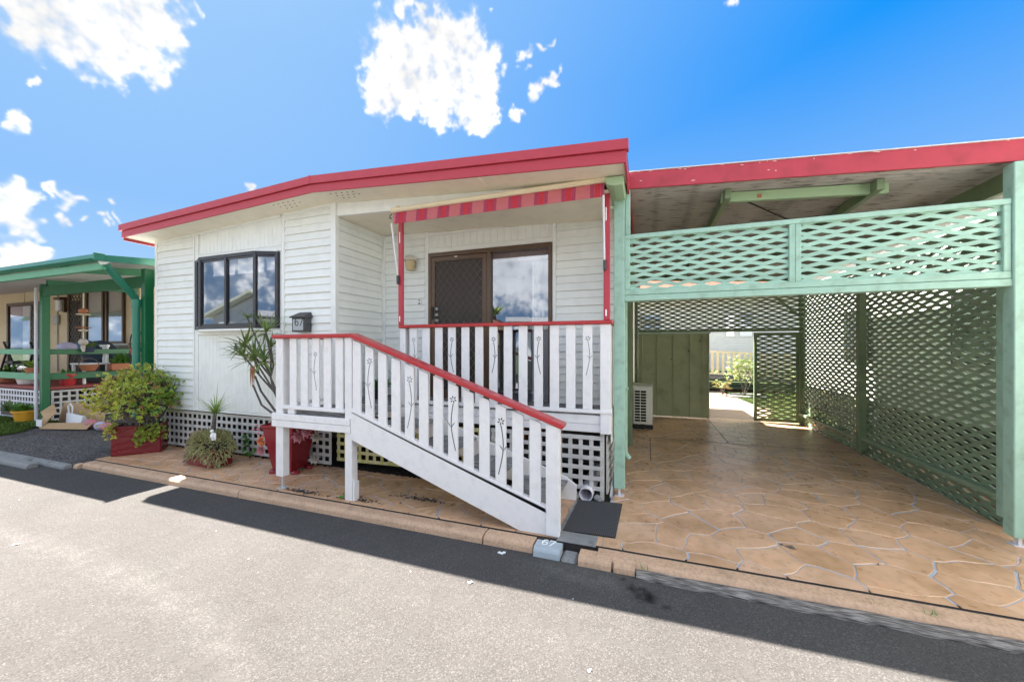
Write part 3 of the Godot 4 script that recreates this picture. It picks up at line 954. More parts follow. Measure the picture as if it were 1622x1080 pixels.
func build_house() -> void:
	var hs := thing("house", "white weatherboard mobile home with a low red-trimmed gable roof", "house", P(-3.9, 0, 3.93))
	# shell
	var w := MB.new()
	for e in [[-7.62, -6.58, 0.62, 0.0], [-6.58, -4.9, 0.62, 1.86], [-6.58, -4.9, 2.96, 0.0], [-4.9, -3.875, 0.62, 0.0]]:
		var t0: float = e[3] if e[3] > 0.0 else soffit_h(e[0]) + 0.05
		var t1: float = e[3] if e[3] > 0.0 else soffit_h(e[1]) + 0.05
		slab(w, e[0], e[1], e[2], e[2], t0, t1, 3.935, 4.02)
	w.box(-7.62, -7.54, 0.62, 3.38, 4.02, 12.0)
	w.box(-3.955, -3.875, 0.62, 3.5, 4.02, 9.0)
	for e in [[-3.875, -3.035, 0.62, 0.0], [-3.035, -1.165, 0.62, 0.83], [-3.035, -1.165, 2.995, 0.0], [-1.165, -0.42, 0.62, 0.0]]:
		var t0: float = e[3] if e[3] > 0.0 else soffit_h(e[0])
		var t1: float = e[3] if e[3] > 0.0 else soffit_h(e[1])
		slab(w, e[0], e[1], e[2], e[2], t0, t1, 4.885, 4.965)
	w.box(-0.42, -0.345, 0.62, 3.27, 4.885, 12.0)
	w.box(-7.54, -0.42, 0.62, 3.3, 11.92, 12.0)
	obj("wall", w, M.trim, hs)
	var sun_block := MB.new()
	sun_block.box(-7.61, -7.56, -0.01, 0.619, 4.02, 12.0)
	sun_block.box(-7.56, -0.40, -0.01, 0.619, 11.94, 12.0)
	sun_block.box(-0.40, -0.35, -0.01, 0.619, 4.97, 12.0)
	obj("skirt", sun_block, M.interior_dark, hs)  # added dark walls, unseen, that stop sunlight leaking in under the floor
	var fl := MB.new()
	fl.box(-7.54, -3.955, 0.64, 0.815, 4.02, 11.9)
	fl.box(-3.875, -0.42, 0.64, 0.815, 4.97, 11.9)
	fl.box(-3.875, -0.42, 0.815, 3.2, 9.0, 9.06)
	fl.box(-7.54, -3.955, 0.815, 3.2, 8.4, 8.46)
	obj("inner_floor", fl, M.interior, hs)
	var ic := MB.new()
	ic.box(-3.87, -0.425, 3.12, 3.15, 4.97, 9.0)
	ic.box(-7.53, -3.96, 3.12, 3.15, 4.03, 8.4)
	obj("inner_ceiling", ic, M.roof_white, hs)

	# cladding
	boards(hs, -7.575, -6.69, 3.935, 0.698, 0.206, 3.375)
	boards(hs, -4.757, -3.93, 3.935, 0.698, 0.206, 3.51)
	boards(hs, -3.81, -3.105, 4.885, 0.768, 0.1965, 3.33)
	boards(hs, -1.112, -0.36, 4.885, 0.768, 0.1965, 3.22)
	var side := MB.new()
	board_profile(side, P(-3.875, 0, 3.975), P(-3.875, 0, 4.845), Vector3(1, 0, 0), 0.206)
	var sm := side.mesh(P(-3.875, 0, 4.4))
	for k in 13:
		var h := 0.698 + 0.206 * k
		if h + 0.206 > 3.34:
			inst("board", sm, M.cladding, hs, Transform3D(Basis().scaled(Vector3(1, (3.34 - h) / 0.206, 1)), P(-3.875, h, 4.4)))
		else:
			inst("board", sm, M.cladding, hs, Transform3D(Basis(), P(-3.875, h, 4.4)))
	planks(hs, -6.575, -4.83, 21, 3.934, 0.655, 1.80)
	planks(hs, -6.55, -4.83, 21, 3.934, 3.04, 3.46)
	planks(hs, -2.97, -1.23, 17, 4.884, 3.065, 3.255)
	# trims
	for e in [[-7.625, -7.572, 0.62, 3.36, 3.900, 3.95], [-6.688, -6.655, 0.62, 3.39, 3.905, 3.94], [-6.652, -6.58, 0.62, 3.40, 3.916, 3.94], [-4.826, -4.795, 0.62, 3.46, 3.918, 3.94], [-4.793, -4.758, 0.62, 3.47, 3.905, 3.94], [-3.928, -3.845, 0.62, 3.53, 3.902, 3.97],
			[-3.873, -3.812, 0.8, 3.34, 4.848, 4.9], [-3.103, -3.038, 0.8, 3.33, 4.862, 4.9], [-1.163, -1.114, 0.8, 3.24, 4.858, 4.9], [-0.358, -0.335, 0.8, 3.22, 4.862, 4.9]]:
		var t := MB.new()
		t.box(e[0], e[1], e[2], e[3], e[4], e[5], 0.004)
		obj("corner_trim", t, M.trim, hs)
	for e in [[-6.578, -4.828, 2.965, 3.036, 3.917, 3.94], [-6.578, -4.828, 1.80, 1.86, 3.90, 3.94], [-3.036, -1.165, 2.996, 3.062, 4.866, 4.89], [-3.036, -1.165, 3.258, 3.29, 4.868, 4.89], [-7.57, -3.93, 0.622, 0.652, 3.912, 3.94]]:
		var t := MB.new()
		t.box(e[0], e[1], e[2], e[3], e[4], e[5], 0.004)
		obj("trim", t, M.trim, hs)
	var tp := MB.new()
	for e in [[-7.57, -6.69], [-6.65, -4.83], [-4.755, -3.93]]:
		slab(tp, e[0], e[1], soffit_h(e[0]) - 0.035, soffit_h(e[1]) - 0.035, soffit_h(e[0]) + 0.01, soffit_h(e[1]) + 0.01, 3.903, 3.94)
	obj("trim", tp, M.trim, hs)

	# roof
	var so := MB.new()
	slab(so, -7.755, -3.881, soffit_h(-7.755), 3.51, soffit_h(-7.755) + 0.012, 3.522, 3.568, 4.6)
	slab(so, -7.755, -7.53, soffit_h(-7.755), soffit_h(-7.53), soffit_h(-7.755) + 0.012, soffit_h(-7.53) + 0.012, 4.6, 12.2)
	slab(so, -3.879, -0.185, 3.51, soffit_h(-0.185), 3.522, soffit_h(-0.185) + 0.012, 3.568, 4.02)
	obj("soffit", so, M.soffit, hs)
	for x in [-6.82, -3.88, -1.65]:
		var j := MB.new()
		j.box(x - 0.012, x + 0.012, soffit_h(x) - 0.004, soffit_h(x) + 0.004, 3.57, 3.90)
		obj("cover_strip", j, M.soffit, hs)
	var vents := MB.new()
	for k in 26:
		var x := (-4.62 if k < 13 else -3.72) + 0.085 * (k % 13 % 5) + 0.03 * (k % 13 / 5) + (0.06 if k >= 13 else 0.0)
		var d := 3.64 + 0.075 * (k % 13 / 5)
		vents.lathe(P(x, soffit_h(x) - 0.0015, d), [Vector2(0.0, 0.0), Vector2(0.011, 0.0), Vector2(0.011, 0.002)], 8)
	obj("vent_hole", vents, M.charcoal, hs)
	var pc := MB.new()
	slab(pc, -3.87, -0.345, 3.343, 3.203, 3.358, 3.218, 3.973, 4.884)
	obj("porch_ceiling", pc, M.soffit, hs)
	var bm := MB.new()
	slab(bm, -3.843, -0.41, 3.34, 3.205, 3.506, soffit_h(-0.41) - 0.003, 3.93, 3.972)
	obj("porch_beam", bm, M.trim, hs)
	var rs := MB.new()
	slab(rs, -7.77, -3.88, 3.47, 3.645, 3.50, 3.675, 3.57, 12.25)
	slab(rs, -3.88, -0.17, 3.645, 3.41, 3.675, 3.44, 3.57, 12.25)
	obj("roof_sheet", rs, M.galv, hs)
	for e in [[-7.765, -3.881, soffit_h(-7.765) - 0.004, 3.507, 3.427, 3.600], [-3.879, -0.171, 3.507, soffit_h(-0.171) - 0.004, 3.600, 3.374]]:
		var f := MB.new()
		slab(f, e[0], e[1], e[2], e[3], e[4], e[5], 3.547, 3.568)
		obj("fascia", f, M.red, hs)
		var c := MB.new()
		slab(c, e[0] - (0.03 if e[0] < -5 else 0.0), e[1] + (0.02 if e[1] > -1 else 0.0), e[4] + 0.004, e[5] + 0.004, e[4] + 0.098, e[5] + 0.096, 3.522, 3.60)
		obj("barge_cap", c, M.red, hs)
	var rl := MB.new()
	rl.box(-3.895, -3.865, 3.604, 3.70, 3.518, 3.56)
	rl.ball(P(-3.84, 3.712, 3.62), Vector3(0.03, 0.022, 0.05), 8, 6)
	obj("ridge_cap", rl, M.red, hs)
	var sf := MB.new()
	sf.box(-7.765, -7.745, 3.29, 3.50, 3.57, 12.2)
	obj("fascia", sf, M.red, hs)
	var sf2 := MB.new()
	sf2.box(-0.19, -0.17, 3.25, 3.44, 3.57, 12.2)
	obj("fascia", sf2, M.red, hs)

	# bay window: two front lights and a canted light each side
	var bw := Node3D.new()
	bw.name = "bay_window"
	hs.add_child(bw, true)
	bw.position = P(-5.75, 1.87, 3.93) - hs.position
	var X0 := -6.617
	var X1 := -6.327
	var X2 := -5.172
	var X3 := -4.877
	var top := 2.955
	var bot := 1.88
	var fr := MB.new()
	for e in [[X0 + 0.02, 3.915], [X1, 3.80], [-5.762, 3.80], [X2, 3.80], [X3 - 0.02, 3.915]]:
		var hw := 0.028 if e[0] < -6.0 or e[0] > -5.3 else 0.022
		fr.box(e[0] - hw, e[0] + hw, bot, top, e[1] - 0.02, e[1] + 0.03, 0.004)
	for hh in [[bot, bot + 0.045], [top - 0.045, top]]:
		for e in [[X0, 3.93, X1, 3.80], [X1, 3.80, X2, 3.80], [X2, 3.80, X3, 3.93]]:
			var m: float = (hh[0] + hh[1]) / 2.0
			fr.beam(P(e[0], m, e[1] + 0.005), P(e[2], m, e[3] + 0.005), 0.05, hh[1] - hh[0])
	obj("window_frame", fr, M.black_frame, bw)
	for e in [[X0, 3.93, X1, 3.80], [X1, 3.80, -5.762, 3.80], [-5.762, 3.80, X2, 3.80], [X2, 3.80, X3, 3.93]]:
		var sh := MB.new()
		for hh in [bot + 0.06, top - 0.06]:
			sh.beam(P(e[0] + 0.02, hh, e[1] + 0.006), P(e[2] - 0.02, hh, e[3] + 0.006), 0.022, 0.03)
		obj("sash", sh, M.black_frame, bw)
		var g := MB.new()
		g.quad(P(e[0] + 0.015, bot + 0.04, e[1] + 0.008), P(e[2] - 0.015, bot + 0.04, e[3] + 0.008), P(e[2] - 0.015, top - 0.04, e[3] + 0.008), P(e[0] + 0.015, top - 0.04, e[1] + 0.008), Vector3(0, 0, 1))
		obj("pane", g, M.glass, bw)
	var sl := MB.new()
	for hh in [[bot - 0.03, bot - 0.003], [top + 0.003, top + 0.012]]:
		sl.prism([P(X0, hh[0], 3.94), P(X1, hh[0], 3.775), P(X2, hh[0], 3.775), P(X3, hh[0], 3.94)], Vector3(0, hh[1] - hh[0], 0))
	obj("sill", sl, M.trim, bw)
	var bl := MB.new()
	bl.box(-6.28, -5.80, 2.70, 2.93, 3.95, 3.955)
	bl.box(-5.74, -5.20, 2.70, 2.93, 3.95, 3.955)
	bl.box(-5.16, -4.93, 2.72, 2.93, 3.96, 3.965)
	obj("roller_blind", bl, M.curtain, bw)
	var tub := MB.new()
	tub.box(-6.10, -5.86, 1.905, 1.99, 3.90, 4.0, 0.012)
	tag(obj("tub", tub, M.white_glaze), "white plastic tub standing on the sill behind the bay window", "tub")

	# sliding door with a barred screen
	var dr := Node3D.new()
	dr.name = "sliding_door"
	hs.add_child(dr, true)
	dr.position = P(-2.1, 0.83, 4.88) - hs.position
	var df := MB.new()
	for e in [[-3.033, -2.985, 0.83, 2.99], [-1.216, -1.168, 0.83, 2.99], [-2.095, -2.035, 0.87, 2.93]]:
		df.box(e[0], e[1], e[2], e[3], 4.842, 4.93, 0.004)
	df.box(-2.985, -1.216, 2.93, 2.99, 4.842, 4.93, 0.004)
	df.box(-2.985, -1.216, 0.83, 0.87, 4.842, 4.93, 0.004)
	obj("door_frame", df, M.bronze, dr)
	var sc := MB.new()
	for e in [[-2.983, -2.925, 0.875, 2.925], [-2.165, -2.098, 0.875, 2.925]]:
		sc.box(e[0], e[1], e[2], e[3], 4.85, 4.88, 0.003)
	sc.box(-2.925, -2.165, 2.86, 2.925, 4.85, 4.88, 0.003)
	sc.box(-2.925, -2.165, 0.875, 0.99, 4.85, 4.88, 0.003)
	var sd := obj("screen_door", sc, M.bronze, dr)
	var fly := MB.new()
	fly.box(-2.925, -2.165, 0.99, 2.86, 4.874, 4.876)
	obj("fly_mesh", fly, M.mesh_screen, sd)
	var gr := MB.new()
	diamond_bars(gr, -2.925, -2.165, 0.99, 2.86, 4.862, 0.105, 0.0065)
	obj("diamond_grille", gr, M.grille, sd)
	var hd := MB.new()
	hd.box(-2.968, -2.94, 2.02, 2.20, 4.828, 4.85, 0.006)
	hd.beam(P(-2.954, 2.06, 4.81), P(-2.954, 2.15, 4.81), 0.014, 0.014)
	obj("handle", hd, M.black, sd)
	var lk := MB.new()
	for h in [2.17, 2.085, 2.0]:
		lk.lathe(P(-2.885, h, 4.852), [Vector2(0.0, 0.02), Vector2(0.03, 0.015), Vector2(0.035, 0.0), Vector2(0.03, -0.02), Vector2(0.0, -0.03)], 10)
	obj("lock", lk, M.steel, sd)
	var tg := MB.new()
	tg.box(-2.60, -2.555, 2.905, 2.918, 4.846, 4.85)
	obj("tag", tg, M.white_glaze, sd)
	var gl := MB.new()
	gl.quad(P(-2.037, 0.872, 4.89), P(-1.214, 0.872, 4.89), P(-1.214, 2.932, 4.89), P(-2.037, 2.932, 4.89), Vector3(0, 0, 1))
	obj("pane", gl, M.glass, dr)
	var wr := MB.new()
	wr.box(-3.10, -0.5, 2.80, 2.93, 4.968, 4.99)
	obj("pelmet", wr, M.interior, dr)
	var cu := MB.new()
	var pts := []
	for k in 37:
		pts.append(Vector2(-1.50 + k * 0.0085, 5.06 + 0.022 * sin(k * 1.9)))
	for k in 36:
		cu.quad(P(pts[k].x, 0.86, pts[k].y), P(pts[k + 1].x, 0.86, pts[k + 1].y), P(pts[k + 1].x, 2.80, pts[k + 1].y), P(pts[k].x, 2.80, pts[k].y), Vector3(0, 0, 1))
	tag(obj("curtain", cu, M.curtain), "pleated white curtain drawn aside behind the sliding door glass", "curtain")
	var cl := MB.new()
	cl.box(-1.95, -1.55, 3.06, 3.118, 6.3, 6.5, 0.02)
	tag(obj("ceiling_light", cl, M.white_glaze), "oblong white ceiling light in the room behind the glass", "light")

	# things fixed to the walls
	var pl := thing("porch_light", "bell shaped porch light with amber glass beside the screen door", "light", P(-3.30, 2.85, 4.80))
	var cap := MB.new()
	cap.lathe(P(-3.30, 2.90, 4.78), [Vector2(0.0, 0.08), Vector2(0.06, 0.065), Vector2(0.11, 0.0), Vector2(0.10, -0.015), Vector2(0.0, -0.01)], 16)
	cap.box(-3.33, -3.27, 2.87, 2.95, 4.80, 4.866, 0.008)
	obj("lamp_cap", cap, M.lamp_metal, pl)
	var gs := MB.new()
	gs.lathe(P(-3.30, 2.90, 4.78), [Vector2(0.075, -0.015), Vector2(0.07, -0.09), Vector2(0.055, -0.15), Vector2(0.0, -0.165)], 16)
	obj("lamp_glass", gs, M.amber, pl)
	var be := thing("doorbell", "small white doorbell plate on the boards left of the door", "doorbell", P(-3.185, 2.28, 4.86))
	var b1 := MB.new()
	b1.box(-3.215, -3.155, 2.235, 2.335, 4.848, 4.866, 0.004)
	obj("plate", b1, M.trim, be)
	var b2 := MB.new()
	b2.box(-3.195, -3.175, 2.30, 2.318, 4.843, 4.85)
	b2.box(-3.2, -3.17, 2.25, 2.27, 4.843, 4.85)
	obj("button", b2, M.charcoal, be)
	var lb := thing("letterbox", "charcoal letterbox with number 67 above the landing rail", "letterbox", P(-4.37, 1.82, 3.90))
	var bx := MB.new()
	bx.hexa([P(-4.485, 1.815, 3.91), P(-4.262, 1.815, 3.91), P(-4.262, 1.815, 3.80), P(-4.485, 1.815, 3.80), P(-4.485, 2.02, 3.91), P(-4.262, 2.02, 3.91), P(-4.262, 2.02, 3.80), P(-4.485, 2.02, 3.80)])
	obj("body", bx, M.charcoal, lb)
	var li := MB.new()
	li.hexa([P(-4.505, 2.015, 3.912), P(-4.242, 2.015, 3.912), P(-4.242, 2.0, 3.775), P(-4.505, 2.0, 3.775), P(-4.475, 2.085, 3.912), P(-4.272, 2.085, 3.912), P(-4.252, 2.018, 3.77), P(-4.495, 2.018, 3.77)])
	obj("lid", li, M.charcoal, lb)
	var np := MB.new()
	np.box(-4.465, -4.285, 1.835, 1.985, 3.794, 3.80, 0.004)
	obj("number_plate", np, M.plate_grey, lb)
	lettering("number", "67", 0.105, P(-4.437, 1.858, 3.7935), Basis(), 0.003, M.black, lb)
	var nu := Node3D.new()
	nu.name = "house_number"
	add_child(nu)
	nu.position = P(-5.70, 1.63, 3.91)
	tag(nu, "thin script numerals 67 on the grooved panel under the window", "house number")
	var six := MB.new()
	var c6 := []
	for k in 17:
		var a := -0.9 + k * 0.43
		c6.append(P(-5.735 + 0.024 * cos(a), 1.605 + 0.03 * sin(a), 3.914) if k < 15 else P(-5.735 - 0.02 + 0.014 * (k - 14), 1.63 + 0.022 * (k - 14), 3.914))
	six.tube(c6, 0.007, 5)
	obj("numeral", six, M.charcoal, nu)
	var sev := MB.new()
	sev.tube([P(-5.665, 1.668, 3.914), P(-5.645, 1.678, 3.914), P(-5.625, 1.668, 3.914), P(-5.600, 1.675, 3.914), P(-5.615, 1.63, 3.914), P(-5.622, 1.58, 3.914)], 0.007, 5)
	obj("numeral", sev, M.charcoal, nu)

func diamond_bars(mb: MB, x0: float, x1: float, h0: float, h1: float, d: float, step: float, w: float) -> void:
	for s in [1.0, -1.0]:
		var k := -60
		while k < 60:
			var c := k * step
			k += 1
			# the line h - h0 = s * 1.25 * (x - x0 - c)
			var pts := []
			var g: float = s * 1.25
			for e in [[x0, 0], [x1, 0], [h0, 1], [h1, 1]]:
				var q := Vector2.ZERO
				if e[1] == 0:
					q = Vector2(e[0], h0 + g * (e[0] - x0 - c))
				else:
					q = Vector2(x0 + c + (e[0] - h0) / g, e[0])
				if q.x >= x0 - 1e-5 and q.x <= x1 + 1e-5 and q.y >= h0 - 1e-5 and q.y <= h1 + 1e-5:
					pts.append(q)
			if pts.size() >= 2 and pts[0].distance_to(pts[pts.size() - 1]) > 0.02:
				var a: Vector2 = pts[0]
				var b: Vector2 = pts[1]
				for q in pts:
					if q.distance_to(a) > b.distance_to(a):
						b = q
				if a.distance_to(b) > 0.02:
					mb.beam(P(a.x, a.y, d), P(b.x, b.y, d), w, w)

func square_lattice(parent: Node, a: Vector3, b: Vector3, h0: float, h1: float, pitch: float, mats: Array, skew := 0.0) -> void:  # upright slats behind, level slats in front
	var along := (b - a)
	along.y = 0.0
	var len_ := along.length()
	along = along.normalized()
	var out := Vector3.UP.cross(along).normalized()
	if out.z < -0.01 or (absf(out.z) <= 0.01 and out.x < 0.0):
		out = -out
	var rot := Basis(along, Vector3.UP, along.cross(Vector3.UP))
	var v := MB.new()
	v.obox(Transform3D(Basis(), Vector3.ZERO), Vector3(0.044, h1 - h0, 0.008), 0.002)
	var vm := v.mesh()
	var n := int(len_ / pitch)
	for k in n + 1:
		var c := a + along * (0.022 + (len_ - 0.044) * k / n)
		c.y = (h0 + h1) / 2.0
		inst("slat", vm, mats[hash(k * 3 + 1) % mats.size()], parent, Transform3D(rot, c - out * 0.005))
	var hmb := MB.new()
	hmb.obox(Transform3D(Basis(), Vector3.ZERO), Vector3(len_, 0.044, 0.008), 0.002)
	var hm := hmb.mesh()
	var rows := int(round((h1 - h0) / pitch))
	for k in rows + 1:
		var c := (a + b) / 2.0
		c.y = h0 + 0.022 + (h1 - h0 - 0.044) * k / rows
		inst("slat", hm, mats[hash(k * 5 + 2) % mats.size()], parent, Transform3D(rot.rotated(out, skew), c + out * 0.0045))

func flower(mb: MB, c: Vector3, s: float, lean: float) -> void:  # the flower sawn into some of the pickets, a hair proud of the face
	var zz := Vector3(0, 0, 0.0012)
	for k in 6:
		var a := TAU * k / 6.0 + 0.3 * lean
		var dir := Vector3(cos(a), sin(a), 0)
		var n := Vector3(-sin(a), cos(a), 0)
		mb.prism([c + dir * 0.006 * s, c + dir * 0.019 * s + n * 0.006 * s, c + dir * 0.032 * s, c + dir * 0.019 * s - n * 0.006 * s], zz)
	var pts := []
	for k in 8:
		var t := k / 7.0
		pts.append(c + Vector3(lean * (0.022 * sin(t * 3.6) - 0.01 * t) * s, (-0.03 - 0.36 * t) * s, 0))
	for k in 7:
		var w := Vector3(0.0035 * s, 0, 0)
		mb.prism([pts[k] - w, pts[k] + w, pts[k + 1] + w, pts[k + 1] - w], zz)
	var q: Vector3 = pts[3]
	for sgn in [-1.0, 1.0]:
		mb.prism([q + Vector3(0, -0.035 * s, 0), q + Vector3(sgn * 0.034 * s, 0.012 * s, 0), q + Vector3(sgn * 0.014 * s, -0.004 * s, 0)], zz)

func build_porch() -> void:
	# deck
	var dk := thing("porch_deck", "raised white porch with picket balustrade before the sliding door", "porch", P(-1.6, 0, 4.45))
	var bd := MB.new()
	bd.box(-0.042, 0.042, 0.858, 0.88, 4.085, 4.885, 0.003)
	var bm := bd.mesh()
	var x := -3.80
	while x < -0.36:
		inst("deck_board", bm, M.deck, dk, Transform3D(Basis(), Vector3(x, 0, 0)))
		x += 0.0895
	for e in [[0.795, 0.888, 4.052, 0.0], [0.708, 0.792, 4.056, 0.002]]:
		var f := MB.new()
		f.box(-2.95, -0.345, e[0], e[1], e[2], e[2] + 0.03, 0.004)
		obj("fascia_board", f, M.white_paint, dk)
	var jo := MB.new()
	jo.box(-3.85, -0.36, 0.70, 0.855, 4.09, 4.13)
	jo.box(-3.85, -0.36, 0.70, 0.855, 4.80, 4.84)
	jo.box(-0.40, -0.355, 0.70, 0.855, 4.13, 4.80)
	obj("joist", jo, M.white_paint, dk)
	var pm := MB.new()
	pm.box(-0.05, 0.05, 0.952, 1.85, 4.035, 4.057, 0.003)
	var pk := pm.mesh()
	for k in 13:
		var xc := -0.5865 - 0.1795 * k
		var o := inst("picket", pk, M.picket, dk, Transform3D(Basis(), Vector3(xc, 0, 0)))
		if k % 3 == 0:
			var fl := MB.new()
			flower(fl, P(xc + 0.006, 1.70, 4.0348), 1.0, 1.0 if k % 2 == 0 else -1.0)
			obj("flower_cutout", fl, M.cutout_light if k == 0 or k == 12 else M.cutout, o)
	for e in [[-2.935, -2.855], [-0.455, -0.352]]:
		var p := MB.new()
		p.box(e[0], e[1], 0.70 if e[0] > -1 else 0.88, 1.85, 4.03, 4.12, 0.005)
		obj("post", p, M.picket, dk)
	var tr := MB.new()
	tr.box(-2.945, -0.325, 1.848, 1.888, 4.005, 4.135, 0.008)
	obj("handrail", tr, M.red_gloss, dk)
	var br := MB.new()
	br.box(-2.85, -0.335, 0.913, 0.95, 4.02, 4.09, 0.004)
	obj("bottom_rail", br, M.white_paint, dk)
	# right end of the balustrade
	var sp := MB.new()
	sp.box(-0.375, -0.352, 0.952, 1.85, -0.05, 0.05, 0.003)
	var spm := sp.mesh()
	for k in 4:
		inst("picket", spm, M.picket, dk, Transform3D(Basis(), P(0, 0, 4.25 + 0.165 * k)))
	var end_rail := MB.new()
	end_rail.box(-0.42, -0.33, 1.848, 1.886, 4.137, 4.85, 0.006)
	obj("handrail", end_rail, M.red_gloss, dk)
	var sb := MB.new()
	sb.box(-0.40, -0.345, 0.913, 0.95, 4.122, 4.85, 0.004)
	obj("bottom_rail", sb, M.white_paint, dk)
	for e in [[0.74, 0.888], [0.60, 0.735]]:
		var f := MB.new()
		f.box(-0.352, -0.344, e[0], e[1], 4.09, 4.86)
		obj("fascia_board", f, M.white_paint, dk)

	# lattice skirts
	var lw := thing("lattice_skirt", "grey square lattice skirt under the bay window wall", "lattice", P(-5.7, 0, 3.95))
	square_lattice(lw, P(-7.58, 0, 3.95), P(-3.98, 0, 3.97), 0.035, 0.60, 0.111, [M.old_lattice])
	var lm := thing("lattice_skirt", "mossy yellowed square lattice skirt behind the landing posts and stairs", "lattice", P(-2.9, 0, 4.07))
	square_lattice(lm, P(-3.93, 0, 4.02), P(-2.86, 0, 4.06), 0.09, 0.66, 0.111, [M.mossy_lattice], 0.01)
	square_lattice(lm, P(-2.84, 0, 4.075), P(-1.72, 0, 4.07), 0.085, 0.655, 0.112, [M.mossy_lattice], 0.0)
	var lp := thing("lattice_skirt", "weathered square lattice panel under the porch right of the stairs", "lattice", P(-1.0, 0, 4.07))
	square_lattice(lp, P(-1.70, 0, 4.07), P(-0.415, 0, 4.062), 0.095, 0.67, 0.1125, [M.old_lattice])
	var ps := MB.new()
	ps.box(-0.46, -0.42, -0.01, 0.69, 4.075, 4.12)
	obj("stump", ps, M.old_lattice, lp)
	var ls := thing("lattice_skirt", "lattice panel leaning along the carport side of the porch", "lattice", P(-0.39, 0, 4.45))
	square_lattice(ls, P(-0.39, 0, 4.09), P(-0.36, 0, 4.86), 0.06, 0.67, 0.11, [M.old_lattice])
	var st2 := MB.new()
	st2.beam(P(-0.355, 0.02, 4.12), P(-0.335, 0.36, 4.7), 0.02, 0.03)
	obj("brace", st2, M.old_lattice, ls)
	# things under the porch
	var pipe := MB.new()
	var pr := []
	for k in 24:
		var a := TAU * k / 24.0
		pr.append(Vector3(cos(a), sin(a), 0))
	for k in 24:
		var k2 := (k + 1) % 24
		for e in [[0.072, 0.072, 1.0], [0.064, 0.064, -1.0]]:
			var a0: Vector3 = P(-0.595, 0.068, 3.985) + pr[k] * e[0]
			var a1: Vector3 = P(-0.595, 0.068, 3.985) + pr[k2] * e[0]
			pipe.quad(a0, a1, a1 + P(0, 0, 0.9), a0 + P(0, 0, 0.9), (pr[k] + pr[k2]) * e[2])
		pipe.quad(P(-0.595, 0.068, 3.985) + pr[k] * 0.064, P(-0.595, 0.068, 3.985) + pr[k2] * 0.064, P(-0.595, 0.068, 3.985) + pr[k2] * 0.072, P(-0.595, 0.068, 3.985) + pr[k] * 0.072, Vector3(0, 0, 1))
	tag(obj("drain_pipe", pipe, M.pvc), "white plastic drain pipe end sticking out under the porch lattice", "pipe")
	for e in [[-0.70, 0.05, 4.02, 0.045], [-0.485, 0.045, 4.03, 0.04], [-0.46, 0.04, 4.0, 0.03]]:
		var rk := MB.new()
		rk.ball(P(e[0], e[1] * 0.7, e[2]), Vector3(e[3], e[3] * 0.8, e[3] * 1.2), 8, 6)
		tag(obj("rock", rk, M.concrete), ["pale rock left of the drain pipe", "pale rock right beside the drain pipe", "smallest pale rock near the lattice corner stump"][0 if e[0] < -0.65 else 1 if e[0] < -0.47 else 2], "rock")
	for e in [[-1.55, 0.16], [-1.32, 0.14], [-1.12, 0.18]]:
		var pp := MB.new()
		pp.box(e[0], e[0] + e[1], 0.42, 0.66, 4.35, 4.5, 0.01)
		tag(obj("brick", pp, M.terracotta), ["left brown brick stored under the porch behind lattice", "middle brown brick stored under the porch behind lattice", "right brown brick stored under the porch behind lattice"][0 if e[0] < -1.5 else 1 if e[0] < -1.2 else 2], "brick")
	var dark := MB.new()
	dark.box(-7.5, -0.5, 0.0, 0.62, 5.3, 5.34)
	obj("underfloor_shade_sheet", dark, M.interior_dark, dk)  # dark sheet added so the space behind the lattice looks shaded
	# gravel strip under the skirts
	var gv := MB.new()
	for k in 700:
		var q := P(rng.randf_range(-4.0, -1.4) if k % 4 else rng.randf_range(-7.5, -4.0), 0.006, rng.randf_range(3.99, 4.12) if k % 4 else rng.randf_range(3.96, 4.03))
		var s := rng.randf_range(0.008, 0.022)
		gv.obox(Transform3D(Basis(Vector3(rng.randf(), rng.randf(), rng.randf() + 0.1).normalized(), rng.randf() * TAU), q), Vector3(s, s * 0.7, s * 1.2))
	var go := obj("gravel", gv, M.soil)
	tag(go, "dark gravel and leaf scraps along the foot of the lattice", "gravel")
	go.set_meta("kind", "stuff")

	# landing and stairs
	var sr := thing("porch_stairs", "white timber landing and stairs with red handrail and flower cut pickets", "stairs", P(-2.3, 0, 3.55))
	var lb := MB.new()
	lb.box(-0.042, 0.042, 0.838, 0.86, 3.195, 4.04, 0.003)
	var lbm := lb.mesh()
	for k in 12:
		inst("deck_board", lbm, M.deck, sr, Transform3D(Basis(), Vector3(-3.93 + 0.0895 * k, 0, 0)))
	var post := MB.new()
	post.box(-3.982, -3.872, 0.14, 1.71, 3.162, 3.252, 0.006)
	obj("post", post, M.white_paint, sr)
	var ft := MB.new()
	ft.box(-3.935, -3.915, 0.0, 0.14, 3.197, 3.217)
	ft.box(-3.975, -3.875, 0.0, 0.008, 3.165, 3.245)
	obj("post_bracket", ft, M.galv, sr)
	post = MB.new()
	post.box(-2.988, -2.895, 0.0, 1.71, 3.158, 3.248, 0.006)
	post.box(-2.893, -2.868, 0.0, 0.20, 3.165, 3.24, 0.004)
	obj("post", post, M.white_paint, sr)
	for e in [[-4.02, -2.91, 0.79, 0.862, 3.138], [-4.02, -2.91, 0.712, 0.786, 3.140]]:
		var f := MB.new()
		f.box(e[0], e[1] + (0.0 if e[2] > 0.75 else 0.01), e[2], e[3], e[4], e[4] + 0.022, 0.004)
		obj("fascia_board", f, M.white_paint, sr)
	for e in [[0.79, 0.862], [0.712, 0.786]]:
		var f := MB.new()
		f.box(-4.018, -3.998, e[0], e[1], 3.163, 3.92, 0.003)
		obj("fascia_board", f, M.white_paint, sr)
	var lpk := MB.new()
	lpk.box(-0.051, 0.051, 0.955, 1.708, 3.172, 3.192, 0.003)
	var lpm := lpk.mesh()
